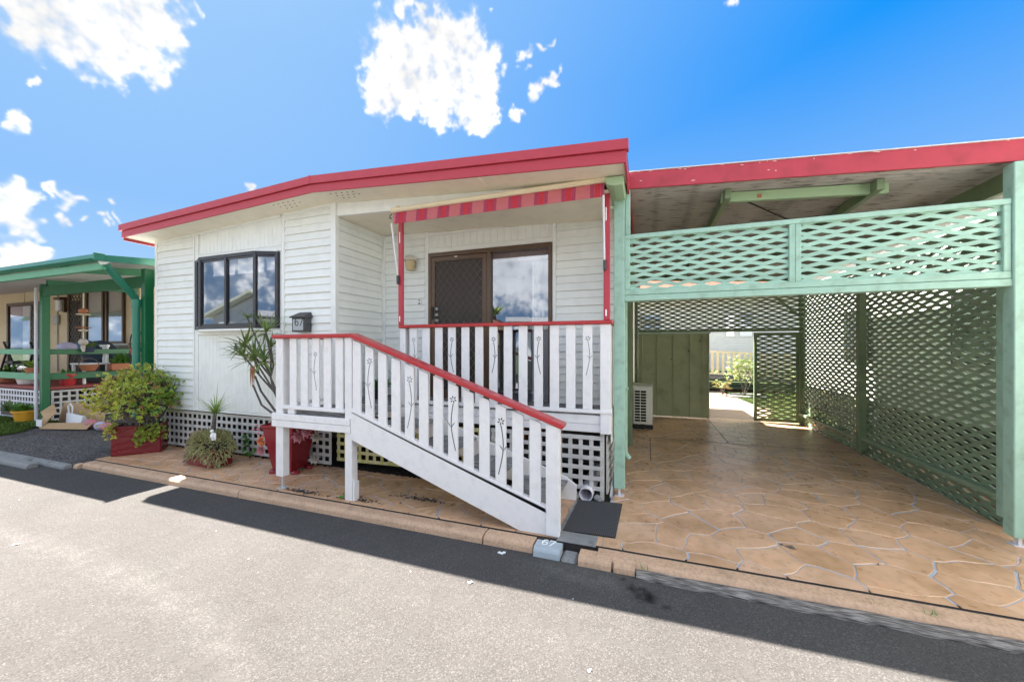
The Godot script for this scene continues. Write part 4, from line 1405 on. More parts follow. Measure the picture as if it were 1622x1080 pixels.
	for k in 5:
		var xc := -3.731 + 0.164 * k
		var o := inst("picket", lpm, M.picket, sr, Transform3D(Basis(), Vector3(xc, 0, 0)))
		if k == 2:
			var fl := MB.new()
			flower(fl, P(xc, 1.53, 3.1718), 1.0, -1.0)
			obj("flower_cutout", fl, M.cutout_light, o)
	var spk := MB.new()
	spk.box(-3.965, -3.943, 0.955, 1.708, -0.05, 0.05, 0.003)
	var spm2 := spk.mesh()
	for k in 4:
		inst("picket", spm2, M.picket, sr, Transform3D(Basis(), P(0, 0, 3.36 + 0.165 * k)))
	var hr := MB.new()
	hr.box(-4.01, -2.885, 1.708, 1.750, 3.13, 3.26, 0.010)
	obj("handrail", hr, M.red_gloss, sr)
	hr = MB.new()
	hr.box(-4.0, -3.90, 1.708, 1.748, 3.262, 3.92, 0.008)
	obj("handrail", hr, M.red_gloss, sr)
	var b2 := MB.new()
	b2.box(-3.87, -2.99, 0.917, 0.955, 3.150, 3.205, 0.004)
	b2.box(-3.80, -3.70, 0.862, 0.916, 3.165, 3.19)
	obj("bottom_rail", b2, M.white_paint, sr)
	b2 = MB.new()
	b2.box(-3.98, -3.93, 0.917, 0.955, 3.255, 3.92, 0.004)
	obj("bottom_rail", b2, M.white_paint, sr)
	# sloping parts
	var sl := 0.352
	for d in [[3.143, 3.175], [3.955, 3.985]]:
		var pts := [P(-2.892, 0.925 if d[0] < 3.5 else 0.86, d[0]), P(-0.81, 0.925 - sl * 2.082, d[0]), P(-0.692, 0.185, d[0]), P(-0.692, 0.004, d[0]), P(-1.045, 0.004, d[0]), P(-2.892, 0.650, d[0])]
		if d[0] > 3.5:
			pts = [P(-2.87, 0.86, d[0]), P(-2.55, 0.83, d[0]), P(-0.80, 0.235, d[0]), P(-0.692, 0.16, d[0]), P(-0.692, 0.004, d[0]), P(-1.045, 0.004, d[0]), P(-2.87, 0.650, d[0])]
		var st := MB.new()
		st.prism(pts, P(0, 0, d[1] - d[0]))
		obj("stringer", st, M.white_paint, sr)
	var nw := MB.new()
	nw.box(-0.806, -0.691, 0.006, 0.95, 3.126, 3.142, 0.004)
	nw.box(-0.795, -0.70, 0.006, 0.94, 3.177, 3.25, 0.004)
	obj("newel_post", nw, M.white_paint, sr)
	for k in 13:
		var xc := -2.823 + 0.1597 * k
		var y_top := 1.70 - 0.361 * (xc + 2.873) - 0.02
		var y_bot := 0.965 - sl * (xc + 2.873)
		var pk2 := MB.new()
		pk2.prism([P(xc - 0.05, y_bot + 0.0176, 3.150), P(xc + 0.05, y_bot - 0.0176, 3.150), P(xc + 0.05, y_top - 0.018, 3.150), P(xc - 0.05, y_top + 0.018, 3.150)], P(0, 0, 0.02))
		var o := obj("picket", pk2, M.picket, sr)
		if k % 3 == 1:
			var fl := MB.new()
			flower(fl, P(xc + 0.004, y_top - 0.14, 3.1498), 1.22, 1.0 if k % 2 == 0 else -1.0)
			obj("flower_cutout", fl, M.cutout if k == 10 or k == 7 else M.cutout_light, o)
	var hr2 := MB.new()
	hr2.beam(P(-2.90, 1.735, 3.18), P(-0.655, 0.935, 3.18), 0.14, 0.044, Vector3.UP, 0.010)
	obj("handrail", hr2, M.red_gloss, sr)
	var br2 := MB.new()
	br2.beam(P(-2.89, 0.957, 3.172), P(-0.80, 0.957 - sl * 2.09, 3.172), 0.055, 0.034, Vector3.UP, 0.003)
	obj("bottom_rail", br2, M.white_paint, sr)
	for k in 4:
		for j in 2:
			var tm := MB.new()
			var xa := -2.875 + 0.525 * k + 0.265 * j
			tm.box(xa, xa + 0.255, 0.728 - 0.18 * k, 0.75 - 0.18 * k, 3.177, 3.953, 0.004)
			obj("tread", tm, M.deck, sr)
	for k in 4:
		var cl := MB.new()
		cl.box(-2.86 + 0.525 * k, -2.45 + 0.525 * k, 0.68 - 0.18 * k, 0.727 - 0.18 * k, 3.177, 3.20)
		obj("cleat", cl, M.white_paint, sr)

	var nl := MB.new()
	for k in 26:
		var xn := -2.80 + 0.082 * k + rng.randf_range(-0.02, 0.02)
		var hn := 0.925 - sl * (xn + 2.892) - (0.05 if k % 2 == 0 else 0.19) - rng.randf_range(0.0, 0.03)
		if hn > 0.06:
			nl.lathe(P(xn, hn, 3.1425), [Vector2(0.0, 0.0035), Vector2(0.0035, 0.0)], 6)
	for k in 8:
		nl.box(-3.96 + 0.145 * k, -3.954 + 0.145 * k, 0.82, 0.826, 3.1365, 3.139)
	var no := obj("nail_head", nl, M.cutout_light, sr)
	no.set_meta("kind", "stuff")

	# ground at the foot of the stairs
	var mt := thing("door_mat", "black ribbed rubber mat at the foot of the stairs", "mat", P(-0.46, 0, 3.65))
	var m1 := MB.new()
	m1.hexa([P(-0.69, 0.002, 3.262), P(-0.245, 0.002, 3.285), P(-0.232, 0.002, 4.03), P(-0.665, 0.002, 3.97), P(-0.69, 0.008, 3.262), P(-0.245, 0.008, 3.285), P(-0.232, 0.008, 4.03), P(-0.665, 0.008, 3.97)])
	obj("mat_base", m1, M.dark_void, mt)
	var m2 := MB.new()
	for k in 27:
		var t := (k + 0.5) / 27.0
		m2.beam(P(lerpf(-0.685, -0.25, t), 0.0105, lerpf(3.267, 3.29, t)), P(lerpf(-0.66, -0.237, t), 0.0105, lerpf(3.965, 4.025, t)), 0.0085, 0.008)
	for k in 46:
		var t := (k + 0.5) / 46.0
		m2.beam(P(-0.685, 0.0095, lerpf(3.267, 3.965, t)), P(-0.242, 0.0095, lerpf(3.29, 4.02, t)), 0.004, 0.004)
	obj("ribs", m2, M.mat_rib, mt)
	var es := MB.new()
	es.beam(P(-0.705, 0.006, 3.25), P(-0.682, 0.006, 3.97), 0.028, 0.01, Vector3.UP, 0.002)
	tag(obj("edge_strip", es, M.steel), "narrow bright metal strip along the left edge of the mat", "edging")
	var ck := thing("checker_plate", "grey diamond tread metal plate bridging the kerb by the mat", "plate", P(-0.56, 0, 3.15))
	var c1 := MB.new()
	c1.hexa([P(-0.70, 0.004, 3.255), P(-0.38, 0.004, 3.255), P(-0.385, -0.002, 3.09), P(-0.705, -0.002, 3.09), P(-0.70, 0.010, 3.255), P(-0.38, 0.010, 3.255), P(-0.385, 0.004, 3.09), P(-0.705, 0.004, 3.09)])
	obj("plate", c1, M.steel, ck)
	var c2 := MB.new()
	for i in 13:
		for j in 7:
			var a := 0.7 if (i + j) % 2 == 0 else -0.7
			c2.obox(Transform3D(Basis(Vector3.UP, a), P(-0.69 + 0.0245 * i, 0.0105 - 0.0009 * (6 - j), 3.10 + 0.0235 * j)), Vector3(0.02, 0.002, 0.005))
	obj("tread_studs", c2, M.steel, ck)

	# awning
	var aw := thing("awning", "striped red roller awning with beige head box over the porch", "awning", P(-1.66, 3.2, 3.87))
	var hb := MB.new()
	hb.box(-2.945, -0.375, 3.246, 3.300, 3.835, 3.925, 0.014)
	hb.box(-2.90, -2.86, 3.27, 3.34, 3.90, 3.93)
	hb.box(-0.47, -0.43, 3.24, 3.29, 3.90, 3.932)
	obj("head_box", hb, M.beige, aw)
	var xs := -2.895
	var k := 0
	var seq := [["fabric_plum", 0.045], ["fabric_red", 0.060], ["fabric_plum", 0.040], ["fabric_rose", 0.140]]
	var first := true
	while xs < -0.402:
		var e = ["fabric_rose", 0.03] if first else seq[k % 4]
		if not first:
			k += 1
		first = false
		var x2: float = minf(xs + e[1], -0.395)
		var s := MB.new()
		for j in 4:
			var t0 := j / 4.0
			var t1 := (j + 1) / 4.0
			s.hexa([P(xs, 3.243 - 0.143 * t0, 3.862 - 0.022 * sin(t0 * 1.4)), P(x2, 3.243 - 0.143 * t0, 3.862 - 0.022 * sin(t0 * 1.4)), P(x2, 3.243 - 0.143 * t0, 3.866 - 0.022 * sin(t0 * 1.4)), P(xs, 3.243 - 0.143 * t0, 3.866 - 0.022 * sin(t0 * 1.4)),
				P(xs, 3.243 - 0.143 * t1, 3.862 - 0.022 * sin(t1 * 1.4)), P(x2, 3.243 - 0.143 * t1, 3.862 - 0.022 * sin(t1 * 1.4)), P(x2, 3.243 - 0.143 * t1, 3.866 - 0.022 * sin(t1 * 1.4)), P(xs, 3.243 - 0.143 * t1, 3.866 - 0.022 * sin(t1 * 1.4))])
		obj("fabric_stripe", s, M[e[0]], aw)
		xs = x2 + 0.0015
	for e in [-2.91, -0.40]:
		var g := -2.96 if e < -1 else -0.42
		var pst := MB.new()
		pst.box(g, g + 0.066, 1.889, 3.33 if e < -1 else 3.20, 4.028, 4.065, 0.006)
		var po := obj("guide_post", pst, M.red, aw)
		var ad := MB.new()
		ad.box(g + 0.018, g + 0.034, 1.93, 2.0, 4.022, 4.029, 0.003)
		obj("catch", ad, M.white_glaze, po)
		var ad2 := MB.new()
		ad2.box(g + 0.02, g + 0.032, 2.92, 3.06, 4.022, 4.029, 0.003)
		obj("cord", ad2, M.white_glaze, po)
		var arm := MB.new()
		arm.tube([P(e + (0.0 if e < -1 else 0.0), 3.11, 3.83), P(g + 0.012, 2.50, 4.005)], 0.011, 8)
		obj("arm", arm, M.pvc, aw)
		var cl := MB.new()
		cl.box(g + 0.0, g + 0.03, 2.40, 2.51, 3.99, 4.026, 0.005)
		obj("clamp", cl, M.charcoal, aw)
	var crk := MB.new()
	crk.tube([P(-2.94, 3.24, 3.88), P(-2.965, 3.215, 3.87), P(-2.96, 3.185, 3.87), P(-2.935, 3.18, 3.87)], 0.007, 6)
	obj("crank_ring", crk, M.charcoal, aw)
	# pot plants on the porch

func diamond_lattice(parent: Node, o: Vector3, u: Vector3, out: Vector3, len_: float, h0: float, h1: float, mat: Material, phase := 0.0) -> void:  # wavy slats that meet above and below long diamond holes
	var pu := 0.219
	var hw := 0.086
	var hh := 0.0196
	var row := 0.05
	var thick := 0.017 if absf(out.z) > 0.5 else 0.024
	var hole := func(q: float, r: int) -> float:
		var s: float = fposmod(q - phase - (0.5 * pu if posmod(r, 2) == 1 else 0.0) + pu / 2.0, pu) - pu / 2.0
		return hh * maxf(0.0, 1.0 - absf(s) / hw)
	for r in range(int(floor(h0 / row)) - 1, int(ceil(h1 / row)) + 1):
		var v0 := r * row + 0.0002
		var v1 := (r + 1) * row - 0.0002
		if v1 <= h0 + 0.004 or v0 >= h1 - 0.004:
			continue
		var cuts := [0.0, len_]
		for half in range(-1, int(len_ / pu * 2.0) + 3):
			var c := phase + half * pu / 2.0
			for e in [c - hw, c, c + hw]:
				if e > 0.001 and e < len_ - 0.001:
					cuts.append(e)
		cuts.sort()
		var mb := MB.new()
		var sway := rng.randf_range(-0.0022, 0.0022)
		for k in cuts.size() - 1:
			var a: float = cuts[k]
			var b: float = cuts[k + 1]
			if b - a < 0.0005:
				continue
			var la := clampf(v0 + hole.call(a, r), h0, h1)
			var lb := clampf(v0 + hole.call(b, r), h0, h1)
			var ua := clampf(v1 - hole.call(a, r + 1), h0, h1)
			var ub := clampf(v1 - hole.call(b, r + 1), h0, h1)
			var p := [o + u * a + Vector3.UP * la, o + u * b + Vector3.UP * lb, o + u * b + Vector3.UP * ub, o + u * a + Vector3.UP * ua]
			var f := out * thick / 2.0
			for q in 4:
				p[q] += out * sway
			mb.quad(p[0] + f, p[1] + f, p[2] + f, p[3] + f, out)
			mb.quad(p[0] - f, p[1] - f, p[2] - f, p[3] - f, -out)
			mb.quad(p[0] + f, p[1] + f, p[1] - f, p[0] - f, Vector3.DOWN)
			mb.quad(p[3] + f, p[2] + f, p[2] - f, p[3] - f, Vector3.UP)
		obj("slat", mb, mat if rng.randf() < 0.6 else tone(mat, 0.9 if rng.randf() < 0.5 else 1.08), parent)

func tone(m: StandardMaterial3D, k: float) -> StandardMaterial3D:
	var key := m.resource_name + ("_deep" if k < 1.0 else "_pale")
	if not M.has(key):
		var n: StandardMaterial3D = m.duplicate()
		var l := m.albedo_color.srgb_to_linear()
		n.albedo_color = Color(l.r * k, l.g * k, l.b * k).linear_to_srgb()
		n.resource_name = key
		M[key] = n
	return M[key]

func roof_h(x: float) -> float:
	return 3.322 - 0.0653 * (x + 0.219)

func bar(parent: Node, called: String, mat: Material, x0: float, x1: float, h0: float, h1: float, d0: float, d1: float, b := 0.005) -> MeshInstance3D:
	var m := MB.new()
	m.box(x0, x1, h0, h1, d0, d1, b)
	return obj(called, m, mat, parent)

func build_carport() -> void:
	var cp := thing("carport", "mint green carport with diamond lattice screens and a red fascia", "carport", P(1.3, 0, 4.27))
	for e in [[-0.331, -0.219, 0.085, 3.29, 4.22, 4.33], [2.79, 2.90, 0.07, 3.10, 4.22, 4.33]]:
		var p := bar(cp, "post", M.mint, e[0], e[1], e[2], e[3], e[4], e[5], 0.006)
		var f := MB.new()
		f.box((e[0] + e[1]) / 2 - 0.012, (e[0] + e[1]) / 2 + 0.012, 0.0, e[2], 4.25, 4.29)
		f.box(e[0] + 0.01, e[1] - 0.01, 0.0, 0.006, 4.23, 4.32)
		obj("post_bracket", f, M.pvc, p)
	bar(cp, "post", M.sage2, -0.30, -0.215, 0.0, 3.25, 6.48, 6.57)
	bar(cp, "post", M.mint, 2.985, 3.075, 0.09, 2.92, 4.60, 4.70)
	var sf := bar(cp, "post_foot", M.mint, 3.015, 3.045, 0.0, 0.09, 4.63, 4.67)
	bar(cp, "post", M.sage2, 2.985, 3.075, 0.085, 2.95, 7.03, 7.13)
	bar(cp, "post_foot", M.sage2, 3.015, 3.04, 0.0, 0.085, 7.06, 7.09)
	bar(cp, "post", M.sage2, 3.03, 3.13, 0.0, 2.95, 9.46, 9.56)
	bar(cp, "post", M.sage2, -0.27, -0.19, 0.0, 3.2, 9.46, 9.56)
	bar(cp, "post", M.mint, -0.214, -0.162, 2.815, 3.30, 4.25, 4.30)
	# front screen
	bar(cp, "beam", M.mint, -0.218, 2.80, 2.100, 2.161, 4.235, 4.34, 0.005)
	var fp := Node3D.new()
	fp.name = "lattice_screen"
	cp.add_child(fp, true)
	for e in [[-0.217, 2.789, 2.765, 2.812], [-0.217, 2.789, 2.165, 2.222]]:
		bar(fp, "frame_rail", M.mint, e[0], e[1], e[2], e[3], 4.238, 4.29, 0.004)
	for e in [[-0.217, -0.165], [1.272, 1.3185], [1.3205, 1.367], [2.742, 2.789]]:
		bar(fp, "frame_stile", M.mint, e[0], e[1], 2.223, 2.764, 4.2405, 4.289, 0.004)
	diamond_lattice(fp, P(-0.166, 0, 4.272), Vector3.RIGHT, Vector3(0, 0, 1), 1.44, 2.215, 2.77, M.mint_lattice, 0.03)
	diamond_lattice(fp, P(1.366, 0, 4.272), Vector3.RIGHT, Vector3(0, 0, 1), 1.378, 2.215, 2.77, M.mint_lattice, 0.055)
	# fascia and roof
	var fa := MB.new()
	slab(fa, -0.219, 3.45, roof_h(-0.219) - 0.015, roof_h(3.45) - 0.015, roof_h(-0.219) + 0.157, roof_h(3.45) + 0.157, 4.238, 4.262)
	obj("fascia", fa, M.red_old, cp)
	var chips := MB.new()
	for k in 22:
		var x := rng.randf_range(-0.1, 2.95)
		var t := rng.randf()
		var h := roof_h(x) + (0.157 - 0.02 * t * t if k % 5 else 0.02 + 0.05 * t)
		var l := rng.randf_range(0.01, 0.05)
		chips.prism([P(x, h, 4.2378), P(x + l * 0.5, h + 0.004, 4.2378), P(x + l, h - 0.0653 * l, 4.2378), P(x + l * 0.6, h - 0.006, 4.2378)], Vector3(0, 0, 0.0012))
	obj("paint_chips", chips, M.white_line, cp)
	var top := MB.new()
	slab(top, -0.22, 3.46, roof_h(-0.22) + 0.158, roof_h(3.46) + 0.158, roof_h(-0.22) + 0.166, roof_h(3.46) + 0.166, 4.225, 4.33)
	obj("roof_flashing", top, M.roof_white, cp)
	var rf := MB.new()
	var n := 430
	for k in n:
		var da := 4.264 + 5.55 * k / n
		var db := 4.264 + 5.55 * (k + 1) / n
		var ya := 0.009 * sin(TAU * da / 0.0762)
		var yb := 0.009 * sin(TAU * db / 0.0762)
		for off in [0.012, 0.016]:
			rf.quad(P(-0.30, roof_h(-0.30) + ya + off, da), P(3.45, roof_h(3.45) + ya + off, da), P(3.45, roof_h(3.45) + yb + off, db), P(-0.30, roof_h(-0.30) + yb + off, db), Vector3.DOWN if off < 0.014 else Vector3.UP)
	obj("roof_sheet", rf, M.iron, cp)
	for x in [0.80, 2.05]:
		var pu := MB.new()
		pu.box(x - 0.03, x + 0.03, roof_h(x) - 0.105, roof_h(x) - 0.002, 4.45, 9.5, 0.004)
		obj("purlin", pu, M.sage2, cp)
	var hb := MB.new()
	slab(hb, 0.755, 2.16, roof_h(0.755) - 0.10, roof_h(2.16) - 0.10, roof_h(0.755) - 0.003, roof_h(2.16) - 0.003, 4.56, 4.61)
	var hbo := obj("hanging_beam", hb, M.pale_green, cp)
	var pt := MB.new()
	pt.box(1.085, 1.125, roof_h(1.1) - 0.08, roof_h(1.1) - 0.04, 4.555, 4.562)
	obj("bolt_plate", pt, M.terracotta, hbo)
	var rod := MB.new()
	rod.tube([P(0.98, roof_h(0.98) - 0.06, 4.65), P(2.02, roof_h(2.02) - 0.06, 5.9)], 0.009, 6)
	obj("brace_rod", rod, M.crack, cp)
	bar(cp, "beam", M.sage2, 2.90, 2.96, roof_h(2.93) - 0.17, roof_h(2.93) - 0.004, 4.34, 9.5)
	bar(cp, "beam", M.sage2, -0.20, 3.03, 2.745, 2.84, 9.47, 9.55)
	bar(cp, "beam", M.sage2, -0.19, 3.03, 1.955, 2.01, 9.475, 9.545)
	var wt := MB.new()
	slab(wt, -0.19, 3.03, roof_h(-0.19) - 0.12, roof_h(3.03) - 0.12, roof_h(-0.19) - 0.003, roof_h(3.03) - 0.003, 9.48, 9.54)
	obj("beam", wt, M.sage2, cp)
	# side screens
	var ss := Node3D.new()
	ss.name = "lattice_screen"
	cp.add_child(ss, true)
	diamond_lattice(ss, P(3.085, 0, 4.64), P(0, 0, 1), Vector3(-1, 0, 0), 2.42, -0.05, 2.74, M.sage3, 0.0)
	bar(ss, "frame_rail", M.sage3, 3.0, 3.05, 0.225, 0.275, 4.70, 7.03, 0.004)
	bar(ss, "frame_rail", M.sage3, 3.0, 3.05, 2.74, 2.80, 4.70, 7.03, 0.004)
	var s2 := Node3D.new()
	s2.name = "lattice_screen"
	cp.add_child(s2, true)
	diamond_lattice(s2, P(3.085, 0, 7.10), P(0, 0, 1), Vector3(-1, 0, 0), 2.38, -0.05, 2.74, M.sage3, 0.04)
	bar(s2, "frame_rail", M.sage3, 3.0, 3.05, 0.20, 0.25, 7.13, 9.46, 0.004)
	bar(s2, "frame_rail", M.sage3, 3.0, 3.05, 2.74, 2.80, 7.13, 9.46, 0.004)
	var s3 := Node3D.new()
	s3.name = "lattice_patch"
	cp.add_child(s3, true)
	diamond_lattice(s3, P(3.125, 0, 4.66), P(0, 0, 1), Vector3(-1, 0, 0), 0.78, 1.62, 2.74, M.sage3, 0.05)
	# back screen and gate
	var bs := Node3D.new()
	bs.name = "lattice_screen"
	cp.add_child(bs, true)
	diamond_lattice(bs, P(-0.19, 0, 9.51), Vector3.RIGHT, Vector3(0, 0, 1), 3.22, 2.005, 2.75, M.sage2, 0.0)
	var br := MB.new()
	br.beam(P(2.55, 2.72, 9.465), P(2.98, 2.30, 9.465), 0.03, 0.05)
	obj("brace", br, M.sage2, bs)
	var gt := Node3D.new()
	gt.name = "gate"
	cp.add_child(gt, true)
	for e in [[2.20, 2.26], [2.965, 3.02]]:
		bar(gt, "stile", M.sage2, e[0], e[1], 0.02, 1.93, 9.48, 9.53)
	for e in [[0.02, 0.075], [1.875, 1.93]]:
		bar(gt, "rail", M.sage2, 2.261, 2.964, e[0], e[1], 9.482, 9.528)
	diamond_lattice(gt, P(2.25, 0, 9.505), Vector3.RIGHT, Vector3(0, 0, 1), 0.72, 0.05, 1.90, M.sage2, 0.02)
	# sheet metal screen beside the gate opening
	var sh := Node3D.new()
	sh.name = "sheet_screen"
	cp.add_child(sh, true)
	var xs := [-0.19, -0.10, 0.235, 0.59, 0.94, 1.20, 1.32]
	for k in 6:
		bar(sh, "metal_sheet", M.sage, xs[k] + 0.004, xs[k + 1] - 0.004, 0.02, 1.92, 9.50, 9.515, 0.004)
		bar(sh, "cover_rib", M.sage, xs[k + 1] - 0.014, xs[k + 1] + 0.014, 0.02, 1.92, 9.472, 9.502, 0.004)
	bar(sh, "top_flashing", M.pale_green, -0.20, 1.36, 1.921, 1.95, 9.47, 9.53)
	var hk := MB.new()
	for e in [[0.53, 1.33], [0.90, 1.52], [1.13, 1.74]]:
		hk.box(e[0], e[0] + 0.02, e[1], e[1] + 0.03, 9.493, 9.5)
	obj("bolt_hole", hk, M.crack, sh)
	# gutter between house and carport, with its downpipe
	var gu := thing("gutter", "pale green box gutter running between house roof and carport", "gutter", P(-0.3, 3.25, 5.0))
	var g1 := MB.new()
	var pr := [P(-0.385, 3.265, 3.80), P(-0.385, 3.235, 3.80), P(-0.36, 3.20, 3.80), P(-0.30, 3.18, 3.80), P(-0.215, 3.18, 3.80), P(-0.205, 3.262, 3.80)]
	g1.prism(pr, P(0, 0, 5.7))
	obj("trough", g1, M.pale_green, gu)
	var dp := MB.new()
	dp.tube([P(-0.29, 3.22, 4.72), P(-0.29, 3.0, 4.72), P(-0.245, 2.8, 4.72), P(-0.245, 0.40, 4.72), P(-0.235, 0.33, 4.72), P(-0.19, 0.28, 4.72)], 0.036, 10)
	obj("downpipe", dp, M.mint, gu)
	bar(gu, "bracket", M.mint, -0.29, -0.2, 1.1, 1.13, 4.66, 4.78, 0.004)
	var wp := MB.new()
	wp.tube([P(-0.43, 3.10, 4.10), P(-0.34, 3.10, 4.18)], 0.016, 6)
	obj("waste_pipe", wp, M.pale_green, gu)
	var cw := MB.new()
	cw.box(-0.342, -0.325, 0.0, 3.2, 4.97, 9.45)
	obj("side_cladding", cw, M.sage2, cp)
	bar(cp, "corner_trim", M.cream, -0.325, -0.285, 0.0, 3.15, 9.30, 9.45)
	# air conditioner
	var ac := thing("air_conditioner", "cream outdoor air conditioner unit on black feet in the carport", "air conditioner", P(-0.07, 0, 8.25))
	bar(ac, "casing", M.ac_white, -0.255, 0.115, 0.095, 0.835, 7.86, 8.6, 0.02)
	bar(ac, "lid", M.ac_white, -0.262, 0.122, 0.828, 0.852, 7.853, 8.607, 0.01)
	var vb := MB.new()
	vb.box(-0.225, 0.0, 0.145, 0.775, 7.855, 7.8595)
	obj("vent_recess", vb, M.dark_void, ac)
	var gb := MB.new()
	for k in 12:
		gb.box(-0.225, 0.0, 0.14 + 0.0565 * k, 0.156 + 0.0565 * k, 7.843, 7.857, 0.002)
	for x in [-0.228, -0.118, -0.004]:
		gb.box(x, x + 0.014, 0.13, 0.785, 7.841, 7.856, 0.002)
	obj("vent_grille", gb, M.ac_white, ac)
	for x in [-0.24, -0.10, 0.045]:
		bar(ac, "foot", M.black, x, x + 0.07, 0.0, 0.094, 7.88, 8.58, 0.008)
	bar(ac, "foot", M.black, -0.26, 0.125, 0.01, 0.07, 7.90, 7.95)
	# a switch box on the house side
	bar(cp, "switch_box", M.trim, -0.325, -0.27, 1.02, 1.15, 4.98, 5.05)

func build_right_neighbour() -> void:
	var nb := thing("neighbour_house", "white house beyond the side lattice of the carport, sunlit", "house", P(6.0, 0, 7.0))
	var w := MB.new()
	w.box(4.16, 9.0, 0.55, 3.72, 1.0, 13.0)
	obj("wall", w, M.trim, nb)
	var bp := MB.new()
	board_profile(bp, P(4.158, 0, 1.0), P(4.158, 0, 13.0), Vector3(-1, 0, 0), 0.2)
	var bm := bp.mesh(P(4.158, 0, 7.0))
	for k in 15:
		inst("board", bm, M.cladding, nb, Transform3D(Basis(), P(4.158, 0.56 + 0.2 * k, 7.0)))
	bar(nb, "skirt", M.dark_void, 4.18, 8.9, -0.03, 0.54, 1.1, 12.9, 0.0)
	var r := MB.new()
	r.hexa([P(3.95, 3.72, 0.7), P(9.4, 3.72, 0.7), P(9.4, 3.72, 13.3), P(3.95, 3.72, 13.3), P(3.95, 3.78, 0.7), P(9.4, 3.95, 0.7), P(9.4, 3.95, 13.3), P(3.95, 3.78, 13.3)])
	obj("roof", r, M.galv, nb)
	bar(nb, "gutter", M.roof_white, 3.85, 3.948, 3.70, 3.82, 0.7, 13.3, 0.01)
	for e in [[6.1, 7.2], [9.3, 10.3]]:
		var f := bar(nb, "window", M.black_frame, 4.10, 4.13, 1.35, 2.35, e[0], e[1])
		bar(f, "pane", M.glass, 4.095, 4.0995, 1.40, 2.30, e[0] + 0.05, e[1] - 0.05, 0.0)
	# brick edging along the bed
	var ed := thing("garden_edging", "row of red bricks edging the bed outside the carport lattice", "edging", P(3.35, 0, 6.5))
	var bk := MB.new()
	bk.box(-0.055, 0.055, 0.0, 0.085, -0.11, 0.11, 0.006)
	var bkm := bk.mesh()
	for k in 22:
		inst("brick", bkm, M.terracotta, ed, Transform3D(Basis(Vector3.UP, rng.randf_range(-0.08, 0.08)), P(3.24 + 0.006 * k, -0.02, 4.7 + 0.23 * k)))
	for e in [[3.45, 8.6, 0.9], [3.8, 9.6, 0.7], [3.6, 9.2, 0.5]]:
		shrub(P(e[0], -0.02, e[1]), e[2], ["dry leafy shrub between the carport lattice and the white house", "smaller dry shrub by the far corner of the carport", "lowest shrub at the foot of the side lattice"][0 if e[2] > 0.8 else 1 if e[2] > 0.6 else 2], [Color(0.16, 0.17, 0.06), Color(0.22, 0.19, 0.08)], 170)

func shrub(at: Vector3, h: float, label: String, tints: Array, count: int) -> void:
	var sh := thing("shrub", label, "shrub", at)
	var st := MB.new()
	var tips := []
	for k in 9:
		var a := TAU * k / 9.0 + rng.randf()
		var tip := at + Vector3(cos(a) * h * rng.randf_range(0.15, 0.4), h * rng.randf_range(0.5, 1.0), sin(a) * h * rng.randf_range(0.15, 0.4))
		st.tube([at, at.lerp(tip, 0.5) + Vector3(0, h * 0.08, 0), tip], [0.012, 0.008, 0.004], 5)
		tips.append(tip)
	obj("stem", st, M.bark, sh)
	var fo := MultiMeshInstance3D.new()
	fo.name = "foliage"
	fo.multimesh = leaf_cloud(tips, at, count, h * 0.16, 0.05 + h * 0.02, tints)
	fo.material_override = M.leaf
	fo.set_meta("kind", "stuff")
	sh.add_child(fo, true)

func leaf_cloud(tips: Array, base: Vector3, count: int, spread: float, size: float, tints: Array) -> MultiMesh:
	var b := MB.new()
	for k in 6:
		var a := TAU * k / 6.0 + 0.2 * k
		leaf_blade(b, Vector3(0, 0.1 * k / 6.0, 0), Vector3(cos(a), 0.25 + 0.3 * (k % 2), sin(a)).normalized(), 1.0, 0.5)
	var mm := MultiMesh.new()
	mm.transform_format = MultiMesh.TRANSFORM_3D
	mm.use_colors = true
	mm.mesh = b.mesh()
	mm.instance_count = count
	for k in count:
		var t: Vector3 = tips[k % tips.size()]
		var p := t + Vector3(rng.randfn(), rng.randfn() * 0.7, rng.randfn()) * spread
		p = p.lerp(base, 0.25 * rng.randf() * rng.randf())
		var s := size * rng.randf_range(0.7, 1.3)
		var bs := Basis(Vector3(rng.randfn(), 0.3, rng.randfn()).normalized(), rng.randf_range(-0.8, 0.8)) * Basis(Vector3.UP, rng.randf() * TAU)
		mm.set_instance_transform(k, Transform3D(bs.scaled(Vector3(s, s, s)), p - base))
		var c: Color = tints[rng.randi() % tints.size()]
		var v := rng.randf_range(0.75, 1.25)
		mm.set_instance_color(k, Color(c.r * v, c.g * v, c.b * v))
	return mm

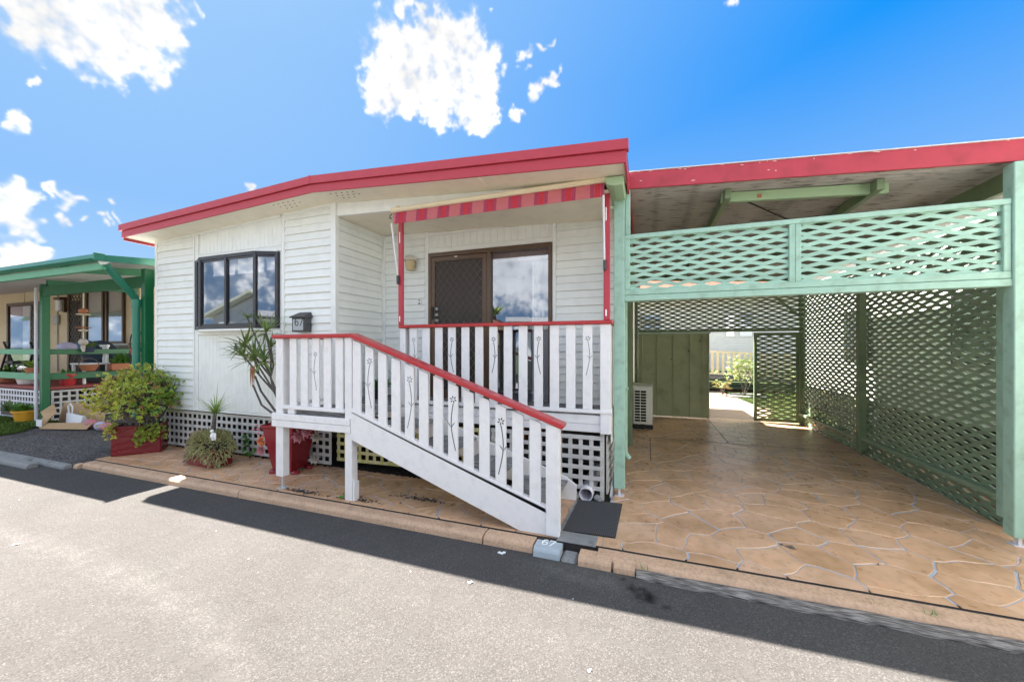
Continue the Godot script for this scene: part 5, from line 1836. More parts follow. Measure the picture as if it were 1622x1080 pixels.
func build_back_house() -> void:
	var hs := thing("back_house", "white weatherboard house with a picket ramp seen through the back gate", "house", P(2.5, 0, 17.0))
	bar(hs, "wall", M.trim, -5.0, 11.0, 0.75, 3.6, 17.02, 22.0, 0.0)
	var bp := MB.new()
	board_profile(bp, P(-5.0, 0, 17.02), P(11.0, 0, 17.02), Vector3(0, 0, 1), 0.2)
	var bm := bp.mesh(P(3.0, 0, 17.02))
	for k in 14:
		inst("board", bm, M.cladding, hs, Transform3D(Basis(), P(3.0, 0.78 + 0.2 * k, 17.02)))
	for e in [[2.95, 3.30], [3.42, 3.90], [-0.4, 0.6], [6.4, 7.4]]:
		var f := bar(hs, "window", M.roof_white, e[0], e[1], 2.02, 3.0, 16.98, 17.02)
		bar(f, "pane", M.glass, e[0] + 0.04, e[1] - 0.04, 2.06, 2.96, 16.974, 16.979, 0.0)
	for k in 5:
		bar(hs, "skirt_board", M.sage_skirt, -5.0, 11.0, -0.03 + 0.155 * k, 0.09 + 0.155 * k, 16.97, 17.0)
	var r := MB.new()
	r.hexa([P(-5.5, 3.6, 16.4), P(11.5, 3.6, 16.4), P(11.5, 3.6, 22.5), P(-5.5, 3.6, 22.5), P(-5.5, 3.72, 16.4), P(11.5, 3.72, 16.4), P(11.5, 5.0, 19.5), P(-5.5, 5.0, 19.5)])
	obj("roof", r, M.brown_tile, hs)
	bar(hs, "gutter", M.roof_white, -5.5, 11.5, 3.58, 3.72, 16.3, 16.39)
	var rp := thing("ramp", "cream picket access ramp sloping along the back house", "ramp", P(2.6, 0, 15.95))
	var sl := -0.047
	var fn := func(x: float) -> float: return sl * (x - 2.257)
	var t := MB.new()
	slab(t, -1.5, 6.5, 1.434 + fn.call(-1.5), 1.434 + fn.call(6.5), 1.50 + fn.call(-1.5), 1.50 + fn.call(6.5), 15.9, 15.98)
	obj("handrail", t, M.beige, rp)
	t = MB.new()
	slab(t, -1.5, 6.5, 0.62 + fn.call(-1.5), 0.62 + fn.call(6.5), 0.68 + fn.call(-1.5), 0.68 + fn.call(6.5), 15.9, 15.98)
	obj("bottom_rail", t, M.beige, rp)
	t = MB.new()
	slab(t, -1.5, 6.5, 0.45 + fn.call(-1.5), 0.45 + fn.call(6.5), 0.55 + fn.call(-1.5), 0.55 + fn.call(6.5), 15.95, 16.9)
	obj("ramp_floor", t, M.deck, rp)
	var pk := MB.new()
	pk.box(-0.045, 0.045, 0.64, 1.46, 15.91, 15.935)
	var pm := pk.mesh()
	for k in 44:
		var x := -1.4 + 0.178 * k
		inst("picket", pm, M.beige, rp, Transform3D(Basis(), Vector3(x, fn.call(x), 0)))
	for x in [-1.4, 1.6, 4.6]:
		bar(rp, "post", M.sage2, x, x + 0.1, -0.03, 0.6 + fn.call(x), 15.99, 16.08)
	# planting in front of it
	var ed := thing("garden_border", "low stone border round the small bush behind the carport", "border", P(2.6, 0, 13.9))
	var e1 := MB.new()
	var pts := []
	for k in 15:
		var a := TAU * k / 14.0
		pts.append(P(3.15 + 0.6 * cos(a), 0.02, 14.35 + 0.42 * sin(a)))
	e1.tube(pts, 0.045, 6)
	obj("stone_ring", e1, M.concrete, ed)
	shrub(P(3.05, 0.0, 14.3), 1.15, "sunlit bush in the stone border seen through the back gate", [Color(0.22, 0.32, 0.07), Color(0.30, 0.38, 0.12), Color(0.40, 0.44, 0.2)], 260)
	shrub(P(2.45, 0.0, 14.5), 0.55, "small leaning plant left of the sunlit bush by the path", [Color(0.30, 0.36, 0.10), Color(0.40, 0.30, 0.12)], 70)
	shrub(P(0.2, 0.0, 15.3), 0.9, "green shrub behind the sheet metal screen", [Color(0.14, 0.22, 0.05)], 140)
	shrub(P(4.6, 0.0, 13.2), 1.3, "leafy shrub behind the lattice gate", [Color(0.18, 0.26, 0.06), Color(0.26, 0.3, 0.1)], 240)

func build_left_neighbour() -> void:
	var nb := thing("neighbour_house", "cream house next door with brown windows behind a green porch", "house", P(-16.0, 0, 6.0))
	bar(nb, "wall", M.cream, -24.0, -12.35, 0.6, 3.6, 6.0, 11.0, 0.0)
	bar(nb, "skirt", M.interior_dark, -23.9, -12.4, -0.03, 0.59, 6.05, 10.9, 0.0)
	bar(nb, "lower_panel", M.nb_green, -14.0, -12.62, 0.8, 1.60, 5.95, 5.99)
	bar(nb, "sill", M.trim, -14.75, -12.85, 1.655, 1.715, 5.93, 5.995)
	for x in [-18.2, -17.0, -15.15, -12.6]:
		bar(nb, "batten", M.cream, x, x + 0.05, 0.7, 3.8, 5.985, 5.999, 0.002)
	var sl := MB.new()
	slab(sl, -24.3, -12.2, 3.60, 3.60, 3.72, 3.72, 5.6, 11.5)
	obj("roof", sl, M.galv, nb)
	for e in [[-14.72, -13.86], [-13.76, -12.94]]:
		var f := Node3D.new()
		f.name = "window"
		nb.add_child(f, true)
		for q in [[e[0], e[0] + 0.07, 1.72, 3.25], [e[1] - 0.07, e[1], 1.72, 3.25]]:
			bar(f, "frame", M.bronze, q[0], q[1], q[2], q[3], 5.94, 5.99)
		for q in [[1.72, 1.78], [3.19, 3.25]]:
			bar(f, "frame", M.bronze, e[0] + 0.07, e[1] - 0.07, q[0], q[1], 5.942, 5.99)
		bar(f, "pane", M.glass, e[0] + 0.06, e[1] - 0.06, 1.77, 3.2, 5.965, 5.97, 0.0)
		bar(f, "curtain", M.curtain, e[0] + 0.08, e[1] - 0.08, 1.75, 2.55, 5.98, 5.995, 0.0)
	for e in [[-15.6, -14.78, 0.72], [-19.1, -16.75, 0.72]]:
		var f := Node3D.new()
		f.name = "door"
		nb.add_child(f, true)
		for q in [[e[0], e[0] + 0.09], [e[1] - 0.09, e[1]]]:
			bar(f, "frame", M.bronze, q[0], q[1], 0.75, 3.0 if e[0] < -16 else 3.2, 5.93, 5.99)
		bar(f, "frame", M.bronze, e[0] + 0.09, e[1] - 0.09, 2.92 if e[0] < -16 else 3.1, 3.0 if e[0] < -16 else 3.2, 5.932, 5.99)
		bar(f, "dark_gap", M.interior_dark, e[0] + 0.09, e[1] - 0.09, 0.75, 2.95, 5.985, 5.998, 0.0)
		var g := MB.new()
		if e[0] > -16:
			diamond_bars(g, e[0] + 0.09, e[1] - 0.09, 0.8, 3.08, 5.955, 0.15, 0.016)
			obj("grille", g, M.grille, f)
		else:
			bar(f, "pane", M.glass, -18.95, -17.75, 0.8, 2.9, 5.96, 5.965, 0.0)
			bar(f, "curtain", M.curtain, -18.2, -17.75, 0.8, 2.88, 5.975, 5.98, 0.0)
			diamond_bars(g, -17.65, -16.9, 0.8, 2.9, 5.955, 0.15, 0.016)
			obj("grille", g, M.grille, f)
	var wl := thing("wall_light", "square white wall light under a brown cap beside the neighbour's door", "light", P(-15.85, 2.9, 5.9))
	bar(wl, "cap", M.bronze, -15.98, -15.62, 2.98, 3.04, 5.80, 5.985)
	bar(wl, "back_plate", M.bronze, -15.72, -15.62, 2.62, 2.98, 5.88, 5.985)
	bar(wl, "shade", M.white_glaze, -15.96, -15.75, 2.66, 2.975, 5.83, 5.98, 0.02)
	var me := thing("meter_box", "pale grey meter box and conduit on the neighbour's cream wall", "meter box", P(-16.2, 2.3, 5.95))
	bar(me, "box", M.plate_grey, -16.35, -16.12, 2.28, 2.55, 5.93, 5.985, 0.01)
	bar(me, "conduit", M.plate_grey, -16.24, -16.21, 0.9, 3.6, 5.965, 5.99)
	bar(me, "tap_box", M.bronze, -17.0, -16.78, 2.15, 2.45, 5.9, 5.985, 0.02)

	# porch of the place next door and the roof over its drive
	var po := thing("green_porch", "dark green timber porch and carport roof of the place next door", "porch", P(-12.3, 0, 4.4))
	var sh := MB.new()
	sh.hexa([P(-26, 3.0, 3.36), P(-7.86, 3.0, 3.36), P(-7.86, 3.0, 3.38), P(-26, 3.0, 3.38), P(-26, 3.02, 3.36), P(-7.86, 3.02, 3.36), P(-7.86, 3.02, 3.38), P(-26, 3.02, 3.38)])
	var rf := MB.new()
	rf.hexa([P(-26, 2.975, 3.36), P(-7.83, 2.975, 3.36), P(-7.83, 3.44, 7.0), P(-26, 3.44, 7.0), P(-26, 2.99, 3.36), P(-7.83, 2.99, 3.36), P(-7.83, 3.455, 7.0), P(-26, 3.455, 7.0)])
	obj("roof_sheet", rf, M.roof_white, po)
	var gu := MB.new()
	for k in 9:
		var xa := -26.0 + 2.02 * k
		gu.prism([P(xa, 3.015, 3.355), P(xa, 3.012, 3.255), P(xa, 2.95, 3.245), P(xa, 2.925, 3.29), P(xa, 2.925, 3.355)], Vector3(2.02 if k < 8 else 2.03, 0, 0))
	obj("gutter", gu, M.nb_gutter, po)
	bar(po, "gutter_end", M.nb_gutter, -7.815, -7.79, 2.92, 3.035, 3.24, 3.37)
	var sfa := MB.new()
	sfa.hexa([P(-7.828, 2.92, 3.372), P(-7.805, 2.92, 3.372), P(-7.805, 3.28, 6.9), P(-7.828, 3.28, 6.9), P(-7.828, 3.02, 3.372), P(-7.805, 3.02, 3.372), P(-7.805, 3.46, 6.9), P(-7.828, 3.46, 6.9)])
	obj("fascia", sfa, M.nb_gutter, po)
	bar(po, "beam", M.nb_light, -26, -7.87, 2.80, 2.915, 3.36, 3.42)
	bar(po, "beam", M.nb_green, -12.33, -8.0, 2.72, 2.93, 4.30, 4.37)
	var bb := MB.new()
	bb.hexa([P(-12.33, 2.92, 4.37), P(-12.24, 2.92, 4.37), P(-12.24, 3.0, 5.9), P(-12.33, 3.0, 5.9), P(-12.33, 3.07, 4.37), P(-12.24, 3.07, 4.37), P(-12.24, 3.2, 5.9), P(-12.33, 3.2, 5.9)])
	obj("beam", bb, M.nb_green, po)
	for x in [-9.2]:
		var ra := MB.new()
		ra.hexa([P(x, 2.86, 3.42), P(x + 0.06, 2.86, 3.42), P(x + 0.06, 3.25, 6.9), P(x, 3.25, 6.9), P(x, 2.97, 3.42), P(x + 0.06, 2.97, 3.42), P(x + 0.06, 3.42, 6.9), P(x, 3.42, 6.9)])
		obj("rafter", ra, M.nb_light, po)
	bar(po, "post", M.nb_green, -12.40, -12.28, -0.03, 2.98, 4.30, 4.42, 0.006)
	bar(po, "post", M.nb_green, -8.14, -8.03, -0.03, 2.95, 3.97, 4.10, 0.006)
	bar(po, "post", M.nb_green, -14.7, -14.58, -0.03, 2.98, 4.30, 4.42, 0.006)
	bar(po, "screen_board", M.nb_green, -8.02, -7.66, -0.03, 2.95, 4.12, 4.16)
	for e in [[1.455, 1.575], [0.90, 1.045]]:
		bar(po, "rail", M.nb_light, -26, -12.41, e[0], e[1], 4.33, 4.37)  # lighter copy of the green: light on the street-facing rails, painted in
		bar(po, "rail", M.nb_green, -12.36, -12.31, e[0], e[1], 4.425, 5.95)
	bar(po, "floor_edge", M.nb_deck, -26, -12.30, 0.68, 0.745, 4.36, 5.98)
	var dp := MB.new()
	dp.tube([P(-7.88, 2.93, 3.40), P(-7.90, 2.88, 3.42), P(-8.165, 2.46, 3.90), P(-8.17, 2.36, 3.925), P(-8.17, 0.05, 3.925)], 0.055, 12)
	obj("downpipe", dp, M.nb_gutter, po)
	var sock := MB.new()
	sock.tube([P(-7.868, 2.96, 3.37), P(-7.885, 2.915, 3.405)], 0.062, 12)
	obj("pipe_joint", sock, M.white_glaze, po)
	var s2 := MB.new()
	s2.tube([P(-8.17, 2.42, 3.925), P(-8.17, 2.28, 3.925)], 0.064, 12)
	obj("pipe_collar", s2, M.nb_gutter, po)
	var vp := MB.new()
	vp.tube([P(-12.50, 0.0, 4.29), P(-12.50, 2.9, 4.29)], 0.030, 12)
	tag(obj("white_pipe", vp, M.pvc), "white plastic downpipe standing left of the green porch post", "pipe")
	var lt := thing("porch_lattice", "grey lattice under the neighbour's deck to the right of the post", "lattice", P(-12.3, 0, 5.1))
	square_lattice(lt, P(-12.31, 0, 4.44), P(-12.31, 0, 5.9), 0.0, 0.66, 0.125, [M.old_lattice])
	lt = thing("porch_lattice", "white lattice under the street side of the neighbour's deck", "lattice", P(-13.8, 0, 4.36))
	square_lattice(lt, P(-15.6, 0, 4.36), P(-12.42, 0, 4.36), 0.0, 0.66, 0.125, [M.pvc])
	bar(po, "underfloor_shade_sheet", M.interior_dark, -26, -12.6, -0.02, 0.66, 4.9, 4.94, 0.0)  # another added dark sheet, standing for the shade under the deck
	build_clutter()

func pot_profile(r: float, h: float) -> Array:
	return [Vector2(0.0, 0.0), Vector2(r * 0.72, 0.0), Vector2(r * 0.95, h * 0.86), Vector2(r * 1.06, h * 0.87), Vector2(r * 1.06, h), Vector2(r * 0.92, h), Vector2(r * 0.88, h * 0.86), Vector2(0.0, h * 0.85)]

func potted(at: Vector3, label: String, r: float, h: float, potm: Material, leaves: int, leaf: float, lm: Material, wide := 0.16, spread := 1.0) -> void:
	var t := thing("pot_plant", label, "pot plant", at)
	var p := MB.new()
	p.lathe(at, pot_profile(r, h), 16)
	obj("pot", p, potm, t)
	var f := MB.new()
	for k in leaves:
		var a := TAU * k * 0.618
		var up := rng.randf_range(0.35, 1.9)
		leaf_blade(f, at + Vector3(cos(a) * r * 0.3, h * 0.86, sin(a) * r * 0.3), Vector3(cos(a) * spread, up, sin(a) * spread).normalized(), leaf * rng.randf_range(0.6, 1.1), leaf * wide)
	obj("leaves", f, lm, t)

func build_clutter() -> void:
	# on and round the neighbour's deck
	potted(P(-12.72, -0.02, 4.22), "yellow pot with a leafy plant before the green post", 0.2, 0.27, M.yellow_pot, 26, 0.26, M.bright_leaf, 0.3)
	potted(P(-13.9, 0.75, 4.65), "white bowl pot on the deck behind the low rail", 0.22, 0.2, M.white_glaze, 20, 0.25, M.pale_leaf, 0.3)
	potted(P(-15.0, 0.75, 4.7), "red pot on the deck left of the white bowl", 0.18, 0.26, M.terracotta, 18, 0.3, M.bright_leaf, 0.25)
	potted(P(-13.0, 1.02, 4.42), "leafy plant with pink bloom behind the street side rail", 0.14, 0.14, M.terracotta, 30, 0.26, M.pale_leaf, 0.35)
	potted(P(-12.2, 1.5, 5.0), "dark leafed plant standing on the deck rail beside the post", 0.10, 0.12, M.navy, 24, 0.26, M.strap0, 0.2)
	potted(P(-12.45, 0.75, 4.75), "red pot on the deck just right of the green post", 0.16, 0.26, M.red_gloss, 14, 0.2, M.bright_leaf, 0.25)
	var bl := thing("plant_trough", "long terracotta trough with a pale leafy plant on the deck", "planter", P(-12.2, 1.05, 5.45))
	bar(bl, "trough", M.terracotta, -12.30, -12.10, 1.06, 1.22, 5.35, 5.85, 0.01)
	var f := MB.new()
	for k in 14:
		leaf_blade(f, P(-12.2, 1.2, 5.45 + 0.02 * k), Vector3(rng.randfn() * 0.4, 1.0, rng.randfn() * 0.5).normalized(), 0.30, 0.13)
	obj("leaves", f, M.bright_leaf, bl)
	var bk := thing("hanging_basket", "orange woven basket hanging between the green rails", "basket", P(-12.22, 1.05, 5.0))
	var b1 := MB.new()
	b1.lathe(P(-12.22, 1.06, 5.0), [Vector2(0.0, 0.0), Vector2(0.10, 0.01), Vector2(0.17, 0.13), Vector2(0.18, 0.15), Vector2(0.15, 0.13), Vector2(0.0, 0.03)], 14)
	obj("basket", b1, M.terracotta, bk)
	var hd := MB.new()
	var arc := []
	for k in 11:
		var a := PI * k / 10.0
		arc.append(P(-12.22, 1.19 + 0.17 * sin(a), 5.0 + 0.17 * cos(a)))
	hd.tube(arc, 0.008, 5)
	obj("handle", hd, M.bark, bk)
	var ch := thing("chair", "white slatted garden chair on the neighbour's deck behind the post", "chair", P(-12.7, 0.75, 5.2))
	for e in [[-12.95, 5.0], [-12.95, 5.4], [-12.5, 5.0], [-12.5, 5.4]]:
		bar(ch, "leg", M.white_glaze, e[0], e[0] + 0.05, 0.75, 1.2, e[1], e[1] + 0.05)
	bar(ch, "seat", M.white_glaze, -12.97, -12.43, 1.2, 1.24, 4.98, 5.47)
	for k in 4:
		bar(ch, "back_slat", M.white_glaze, -12.93 + 0.13 * k, -12.84 + 0.13 * k, 1.24, 1.62, 5.42, 5.45)
	bar(ch, "back_rail", M.white_glaze, -12.97, -12.43, 1.62, 1.68, 5.41, 5.46)
	var bx := thing("barbecue", "dark covered barbecue with a blue cloth against the neighbour's wall", "barbecue", P(-13.0, 0.75, 5.6))
	var q := MB.new()
	q.ball(P(-13.05, 1.45, 5.55), Vector3(0.48, 0.34, 0.28), 14, 9)
	obj("cover", q, M.navy, bx)
	bar(bx, "stand", M.black, -13.4, -12.7, 0.75, 1.3, 5.4, 5.75)
	q = MB.new()
	q.ball(P(-13.35, 1.60, 5.4), Vector3(0.28, 0.20, 0.2), 12, 8)
	obj("blue_cloth", q, M.blue_cloth, bx)
	var cu := MB.new()
	cu.ball(P(-13.0, 1.60, 4.95), Vector3(0.26, 0.14, 0.16), 12, 8)
	tag(obj("cushion", cu, M.lilac), "lilac patterned cushion lying on top of the deck rail", "cushion")
	var mo := thing("walking_frame", "dark folded walking frame on the neighbour's deck at far left", "walking frame", P(-15.8, 0.75, 5.0))
	for e in [0.0, 0.45]:
		var t := MB.new()
		t.tube([P(-15.9, 0.78, 4.8 + e), P(-15.45, 1.72, 4.85 + e), P(-15.75, 1.76, 4.85 + e), P(-15.05, 0.78, 4.9 + e)], 0.022, 6)
		obj("tube_frame", t, M.black, mo)
	bar(mo, "seat", M.charcoal, -15.8, -15.3, 1.2, 1.26, 4.85, 5.25)
	# shell and wood wind chime hanging from the porch roof
	var wc := thing("wind_chime", "hanging mobile of orange shells and driftwood above the deck rail", "wind chime", P(-10.0, 1.6, 4.0))
	var ox := -10.95
	var od := 4.40
	var l := MB.new()
	l.tube([P(ox, 2.95, od), P(ox, 1.52, od)], 0.012, 5)
	obj("cord", l, M.beige, wc)
	for e in [[2.36, 0.10, 0.06, "terracotta"], [2.29, 0.15, 0.02, "beige"], [2.02, 0.17, 0.016, "terracotta"], [1.96, 0.10, 0.025, "beige"], [1.72, 0.10, 0.075, "ivory"]]:
		var s := MB.new()
		s.ball(P(ox, e[0], od), Vector3(e[1], e[2], e[1] * 0.7), 10, 6)
		obj("shell", s, M[e[3]], wc)
	var tail := MB.new()
	tail.tube([P(ox, 1.7, od), P(ox - 0.02, 1.6, od), P(ox + 0.01, 1.52, od)], [0.03, 0.035, 0.02], 6)
	obj("driftwood", tail, M.ivory, wc)
	# wire stand with a red figure near the downpipe
	var ws := thing("plant_stand", "black wire plant stand with a small red pot beside the downpipe", "plant stand", P(-9.3, 0, 4.5))
	var w := MB.new()
	var ring := []
	for k in 19:
		var a := PI * k / 18.0
		ring.append(P(-9.35 + 0.22 * cos(a), 1.68 + 0.26 * sin(a), 4.5))
	w.tube(ring, 0.012, 5)
	for e in [-0.22, 0.22]:
		w.tube([P(-9.35 + e, 1.68, 4.5), P(-9.35 + e * 0.8, -0.03, 4.5)], 0.012, 5)
	w.tube([P(-9.6, 1.68, 4.5), P(-9.1, 1.68, 4.5)], 0.014, 5)
	w.tube([P(-9.55, 1.2, 4.5), P(-9.15, 0.7, 4.5)], 0.01, 5)
	w.tube([P(-9.15, 1.2, 4.5), P(-9.55, 0.7, 4.5)], 0.01, 5)
	obj("wire_frame", w, M.black, ws)
	bar(ws, "shelf", M.black, -9.6, -9.1, 1.44, 1.46, 4.42, 4.58)
	var p := MB.new()
	p.lathe(P(-9.42, 1.46, 4.5), pot_profile(0.07, 0.13), 12)
	obj("pot", p, M.red_gloss, ws)
	var f2 := MB.new()
	for k in 12:
		leaf_blade(f2, P(-9.32, 1.5, 4.5), Vector3(rng.randfn(), 1.2, rng.randfn()).normalized(), 0.2, 0.05)
	obj("leaves", f2, M.strap2, ws)
	# cardboard box with a bag
	var cb := thing("cardboard_box", "open cardboard box tipped over by the neighbour's deck", "box", P(-11.4, 0, 4.2))
	for e in [["panel", [P(-12.05, -0.01, 4.15), P(-11.35, -0.01, 3.95), P(-11.15, 0.30, 4.10), P(-11.85, 0.42, 4.32)]], ["panel", [P(-11.35, -0.01, 3.95), P(-10.35, 0.0, 4.20), P(-10.30, 0.12, 4.28), P(-11.33, 0.10, 4.02)]], ["panel", [P(-11.9, 0.02, 4.4), P(-10.35, 0.02, 4.45), P(-10.4, 0.42, 4.52), P(-11.8, 0.44, 4.45)]], ["flap", [P(-11.15, 0.30, 4.10), P(-11.85, 0.42, 4.32), P(-11.55, 0.30, 4.02), P(-11.2, 0.14, 3.97)]], ["panel", [P(-12.0, 0.0, 4.2), P(-11.35, 0.0, 3.97), P(-10.4, 0.01, 4.2), P(-10.5, 0.01, 4.45)]]]:
		var m := MB.new()
		var poly: Array = e[1]
		m.prism(poly, ((poly[1] - poly[0]).cross(poly[2] - poly[0])).normalized() * 0.006)
		obj(e[0], m, M.cardboard, cb)
	bar(cb, "paper_sheet", M.paper, -11.62, -11.40, 0.02, 0.16, 3.985, 3.99)
	var pb := thing("paper_bag", "white paper bag with a handle inside the cardboard box", "bag", P(-11.0, 0.02, 4.25))
	var m3 := MB.new()
	m3.hexa([P(-11.15, 0.03, 4.22), P(-10.65, 0.03, 4.22), P(-10.65, 0.03, 4.38), P(-11.15, 0.03, 4.38), P(-11.22, 0.27, 4.26), P(-10.62, 0.23, 4.26), P(-10.62, 0.23, 4.3), P(-11.22, 0.27, 4.3)])
	obj("bag", m3, M.paper, pb)
	var hn := MB.new()
	hn.tube([P(-11.15, 0.26, 4.27), P(-11.18, 0.40, 4.27), P(-11.10, 0.46, 4.27), P(-11.02, 0.40, 4.27), P(-11.02, 0.26, 4.27)], 0.014, 6)
	obj("bag_handle", hn, M.paper, pb)
	for e in [[-10.45, 0.10, "pink"], [-10.1, 0.07, "lilac"], [-9.9, 0.06, "pink"]]:
		var c := MB.new()
		c.ball(P(e[0], e[1], 4.3), Vector3(0.13, 0.09, 0.09), 9, 6)
		tag(obj("flower_clump", c, M[e[2]]), ["pink artificial flower clump at the right end of the box", "lilac clump half hidden behind the jade plant", "pink clump behind the jade plant, furthest from the box"][0 if e[0] < -10.3 else 1 if e[2] == "lilac" else 2], "flowers")
	# pale garden ornament at the left edge
	var go := thing("garden_statue", "pale stone garden ornament at the left edge of the picture", "ornament", P(-13.15, -0.02, 3.75))
	var gm := MB.new()
	gm.lathe(P(-13.2, -0.02, 3.75), [Vector2(0.0, 0.0), Vector2(0.2, 0.0), Vector2(0.19, 0.12), Vector2(0.13, 0.2), Vector2(0.15, 0.32), Vector2(0.1, 0.42), Vector2(0.0, 0.46)], 14)
	obj("body", gm, M.white_glaze, go)
	var tr := thing("garden_trough", "low timber garden trough with plants beside the lattice", "planter", P(-12.9, 0, 4.2))
	bar(tr, "trough", M.bark, -13.6, -12.65, 0.12, 0.2, 4.15, 4.3)
	var tf := MB.new()
	for k in 90:
		leaf_blade(tf, P(rng.randf_range(-13.6, -12.65), 0.18, rng.randf_range(4.15, 4.3)), Vector3(rng.randfn() * 0.5, 1.0, rng.randfn() * 0.5).normalized(), rng.randf_range(0.1, 0.28), 0.06)
	obj("leaves", tf, M.strap2, tr)

func build_plants() -> void:
	build_jade()
	build_planter()
	build_vase()
	# leafy seedling against the lattice
	var at := P(-5.42, 0.0, 3.90)
	var sp := thing("lattice_plant", "bright green leafy plant pushing out of the lattice beside the planter", "plant", at)
	var st := MB.new()
	st.tube([at, at + Vector3(0.03, 0.18, 0.03), at + Vector3(-0.02, 0.34, 0.05)], [0.01, 0.008, 0.005], 5)
	st.tube([at, at + Vector3(0.12, 0.12, 0.05), at + Vector3(0.25, 0.14, 0.04)], [0.008, 0.006, 0.004], 5)
	obj("stem", st, M.bark, sp)
	var lf := MB.new()
	for k in 46:
		var t := rng.randf()
		var b := at + (Vector3(0.03 * t, 0.12 + 0.24 * t, 0.04) if k % 3 else Vector3(0.25 * t, 0.08 + 0.06 * t, 0.05))
		leaf_blade(lf, b, Vector3(rng.randfn(), rng.randf_range(-0.2, 1.0), absf(rng.randfn()) + 0.2).normalized(), rng.randf_range(0.06, 0.11), 0.045)
	obj("leaves", lf, M.bright_leaf, sp)
	potted(P(-3.60, 0.88, 4.45), "green leafy pot plant on the porch in the recess corner", 0.10, 0.14, M.black, 46, 0.22, M.bright_leaf, 0.35)
	potted(P(-3.30, 0.88, 4.62), "small magenta pot on the porch beside the green plant", 0.07, 0.12, M.pink, 12, 0.38, M.strap2, 0.12, 0.35)

func jade_rosette() -> ArrayMesh:
	var b := MB.new()
	for k in 9:
		var a := TAU * k / 9.0 * 2.0 + 0.3 * k
		var tilt := 0.15 + 0.16 * k
		var dir := Vector3(cos(a) * cos(tilt), sin(tilt), sin(a) * cos(tilt))
		var base := Vector3(0, 0.10 * k - 0.25, 0)
		var side := Vector3(-sin(a), 0, cos(a))
		var up := side.cross(dir).normalized()
		if up.y < 0.0:
			up = -up
		var l := 0.95 - 0.04 * k
		var w := 0.27
		var p := [base, base + dir * l * 0.4 + side * w * 0.75, base + dir * l * 0.75 + side * w, base + dir * l, base + dir * l * 0.75 - side * w, base + dir * l * 0.4 - side * w * 0.75]
		var mid := base + dir * l * 0.6 - up * 0.06
		var ctr2 := base + dir * l * 0.6 - up * 0.12
		for q in 6:
			b.tri(mid, p[q], p[(q + 1) % 6], up)
			b.tri(ctr2, p[q], p[(q + 1) % 6], -up)
	return b.mesh()

